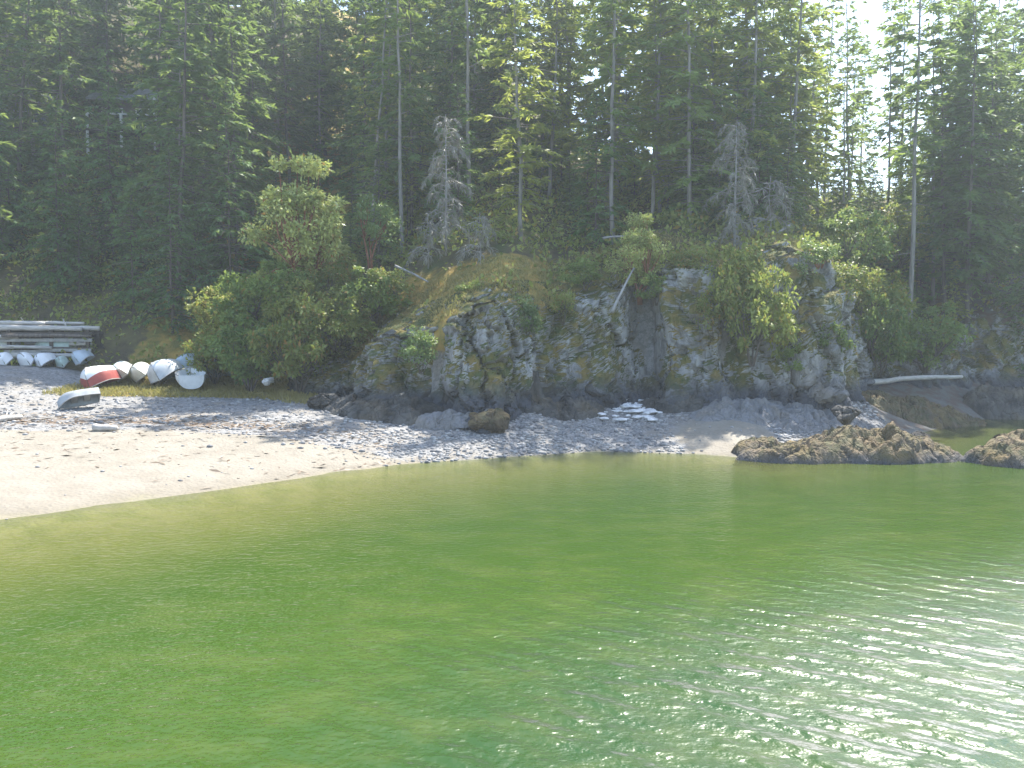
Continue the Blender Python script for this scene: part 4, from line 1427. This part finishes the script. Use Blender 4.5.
# ------------------------------------------------------------------ the log rack behind the boats
def rack():
    o = at(36, 354, 43.4)
    z0 = min(hz(o.x, o.y), o.z) - 0.05
    e = empty('log_rack', (o.x, o.y, z0), (0, 0, 0.03))
    tag(e, 'dark timber rack stacked with weathered logs behind the upper boats', 'rack')
    for x in (-3.2, -1.0, 1.1, 2.9):
        for y in (-0.6, 0.6):
            MB().box(x - 0.08, x + 0.08, y - 0.08, y + 0.08, -0.3, 1.5).build('post', M['darkwood'], e)
    for z in (0.55, 1.3):
        for y in (-0.6, 0.6):
            MB().box(-3.5, 3.2, y - 0.06, y + 0.06, z, z + 0.1).build('beam', M['darkwood'], e)
    MB().box(-3.4, 3.1, 0.68, 0.72, 0.0, 1.45).build('back_board', M['darkwood'], e)
    for x0, x1, z, hh in ((-3.5, 0.6, 0.30, 0.2), (-1.4, 3.15, 0.92, 0.16), (-3.4, -0.9, 1.0, 0.18), (0.5, 3.1, 0.42, 0.15)):
        MB().box(x0, x1, -0.71, -0.675, z, z + hh).build('board', M['rail'], e)
    spec = [(-3.6, 2.6, -0.45, 1.57, 0.17, 'drift', 'grey log lying at the front of the rack top'), (-3.3, 3.3, -0.1, 1.58, 0.17, 'drift', 'pale log second from the front on the rack top'),
            (-2.9, 2.2, 0.25, 1.58, 0.17, 'drift', 'short silvery log across the rack top'), (-3.5, 2.9, 0.58, 1.56, 0.15, 'drift', 'dull log at the back of the rack top'),
            (-3.0, 0.6, -0.25, 1.84, 0.13, 'drift', 'topmost short log piled on the rack'), (-1.6, 2.4, 0.15, 1.85, 0.12, 'drift', 'topmost long pale log piled on the rack'),
            (-3.2, 0.4, 0.3, 0.80, 0.14, 'drift', 'short grey log on the rack shelf under the pale logs'), (0.9, 3.0, -0.35, 0.79, 0.13, 'drift', 'stubby log at the right end of the rack shelf'),
            (-3.4, 1.2, -0.80, 0.62, 0.12, 'drift', 'grey pole lashed along the front of the rack'), (-1.2, 3.2, -0.82, 1.2, 0.10, 'bark', 'dark pole along the upper front of the rack'),
            (-3.5, -0.4, -0.84, 1.16, 0.12, 'drift', 'pale stub log along the upper front of the rack'), (-2.6, 3.0, -0.95, 0.22, 0.15, 'drift', 'weathered log on the ground before the rack'),
            (-3.3, 2.8, -0.3, 0.16, 0.18, 'bark', 'brown log on the ground under the rack'), (-3.0, 3.0, 0.1, 0.17, 0.17, 'bark', 'brown log deeper under the rack')]
    for i, (x0, x1, y, z, r, m, lab) in enumerate(spec):
        log('stacked_log', (o.x + x0, o.y + y, z0 + z), (o.x + x1, o.y + y + 0.05, z0 + z), r, lab, mat=m, seed=30 + i, bend=0.012, stubs=1, cat='log')
    for x, mt, lab in ((-1.9, 'cream', 'cream upturned skiff stored on the rack shelf'), (1.0, 'greenhull', 'pale green upturned skiff stored on the rack shelf')):
        d = make_dinghy('dinghy', 1.9, 0.9, 0.42, mt, lab, (o.x + x + 0.9, o.y - 0.1, z0 + 1.07), Euler((math.pi, 0, math.pi), 'XYZ'), None, 'rail', False)


rack()


# ------------------------------------------------------------------ cabins among the trees
def cabin(loc, rz, w, d, h, wall, label, deck=True, roof_over=0.6):
    e = empty('cabin', loc, (0, 0, rz))
    tag(e, label, 'cabin')
    m = MB().box(-w / 2, w / 2, 0, d, -3.0, h)
    n = len(m.v)
    m.build('wall', M[wall], e)
    hw = w / 2 + roof_over
    v = [(-hw, -roof_over, h + 0.02), (hw, -roof_over, h + 0.02), (hw, d + roof_over, h + 0.02), (-hw, d + roof_over, h + 0.02), (-hw, d / 2, h + 1.6), (hw, d / 2, h + 1.6)]
    v2 = [(x, y, z + 0.18) for x, y, z in v]
    f = [(0, 1, 5, 4), (2, 3, 4, 5)]
    allf = [tuple(reversed(q)) for q in f] + [tuple(6 + i for i in q) for q in f] + [(0, 6, 7, 1), (1, 7, 11, 5), (5, 11, 8, 2), (2, 8, 9, 3), (3, 9, 10, 4), (4, 10, 6, 0)]
    mesh_obj('roof', v + v2, [q for q in allf], M['roofm'], e)
    for x in (-w * 0.28, w * 0.22):
        fr = MB()
        a, b, z0, z1 = x - 0.7, x + 0.7, h * 0.30, h * 0.8
        for q in ((a - 0.08, a, z0 - 0.08, z1 + 0.08), (b, b + 0.08, z0 - 0.08, z1 + 0.08), (a, b, z0 - 0.08, z0), (a, b, z1, z1 + 0.08)):
            fr.box(q[0], q[1], -0.06, 0.03, q[2], q[3])
        wn_ = fr.build('window', M['trim'], e)
        MB().box(a, b, -0.02, 0.02, z0, z1).build('pane', M['pane'], wn_)
    if deck:
        MB().box(-w / 2, w / 2, -2.4, -0.02, -0.2, 0.0).build('deck', M['darkwood'], e)
        for x in (-w / 2 + 0.1, 0, w / 2 - 0.1):
            MB().box(x - 0.08, x + 0.08, -2.38, -2.22, -3.5, 1.0 if x < w / 2 - 0.2 else 2.4).build('post', M['trim'], e)
        MB().box(-w / 2, w / 2, -2.36, -2.26, 0.96 + 0.05, 1.06 + 0.05).build('rail', M['trim'], e)
    return e


def cabin_px(px, py, Y, *a, **k):
    return cabin(at(px, py, Y), *a, **k)


cabin_px(132, 136, 66.0, 0.1, 5.0, 5.0, 2.5, 'cabinwall', 'dark cabin with a white posted deck half hidden by firs on the slope')
cabin_px(8, 140, 64.0, 0.15, 5.0, 5.0, 2.6, 'bluewall', 'blue grey cabin glimpsed through the firs at the left edge', deck=False)
cabin_px(992, 205, 62.0, -0.15, 4.0, 4.0, 1.2, 'cabinwall', 'low brown cabin behind the large fir on the right ridge', deck=False)


# ------------------------------------------------------------------ scattering box added over the cove to stand in for lens veil
def haze():
    o = MB().box(-260, 260, -220, 260, -7.5, 75).build('haze', None)
    o.data.materials.clear()
    t = NT('veil_haze')
    v = t.n('ShaderNodeVolumePrincipled')
    v.inputs['Color'].default_value = (0.85, 0.95, 1.0, 1)
    v.inputs['Density'].default_value = 0.0010
    v.inputs['Anisotropy'].default_value = 0.3
    t.set(t.out, 'Volume', v.outputs[0])
    o.data.materials.append(t.m)
    tag(o, 'thin haze volume added over the cove for lens veil', None, None, 'stuff')


haze()
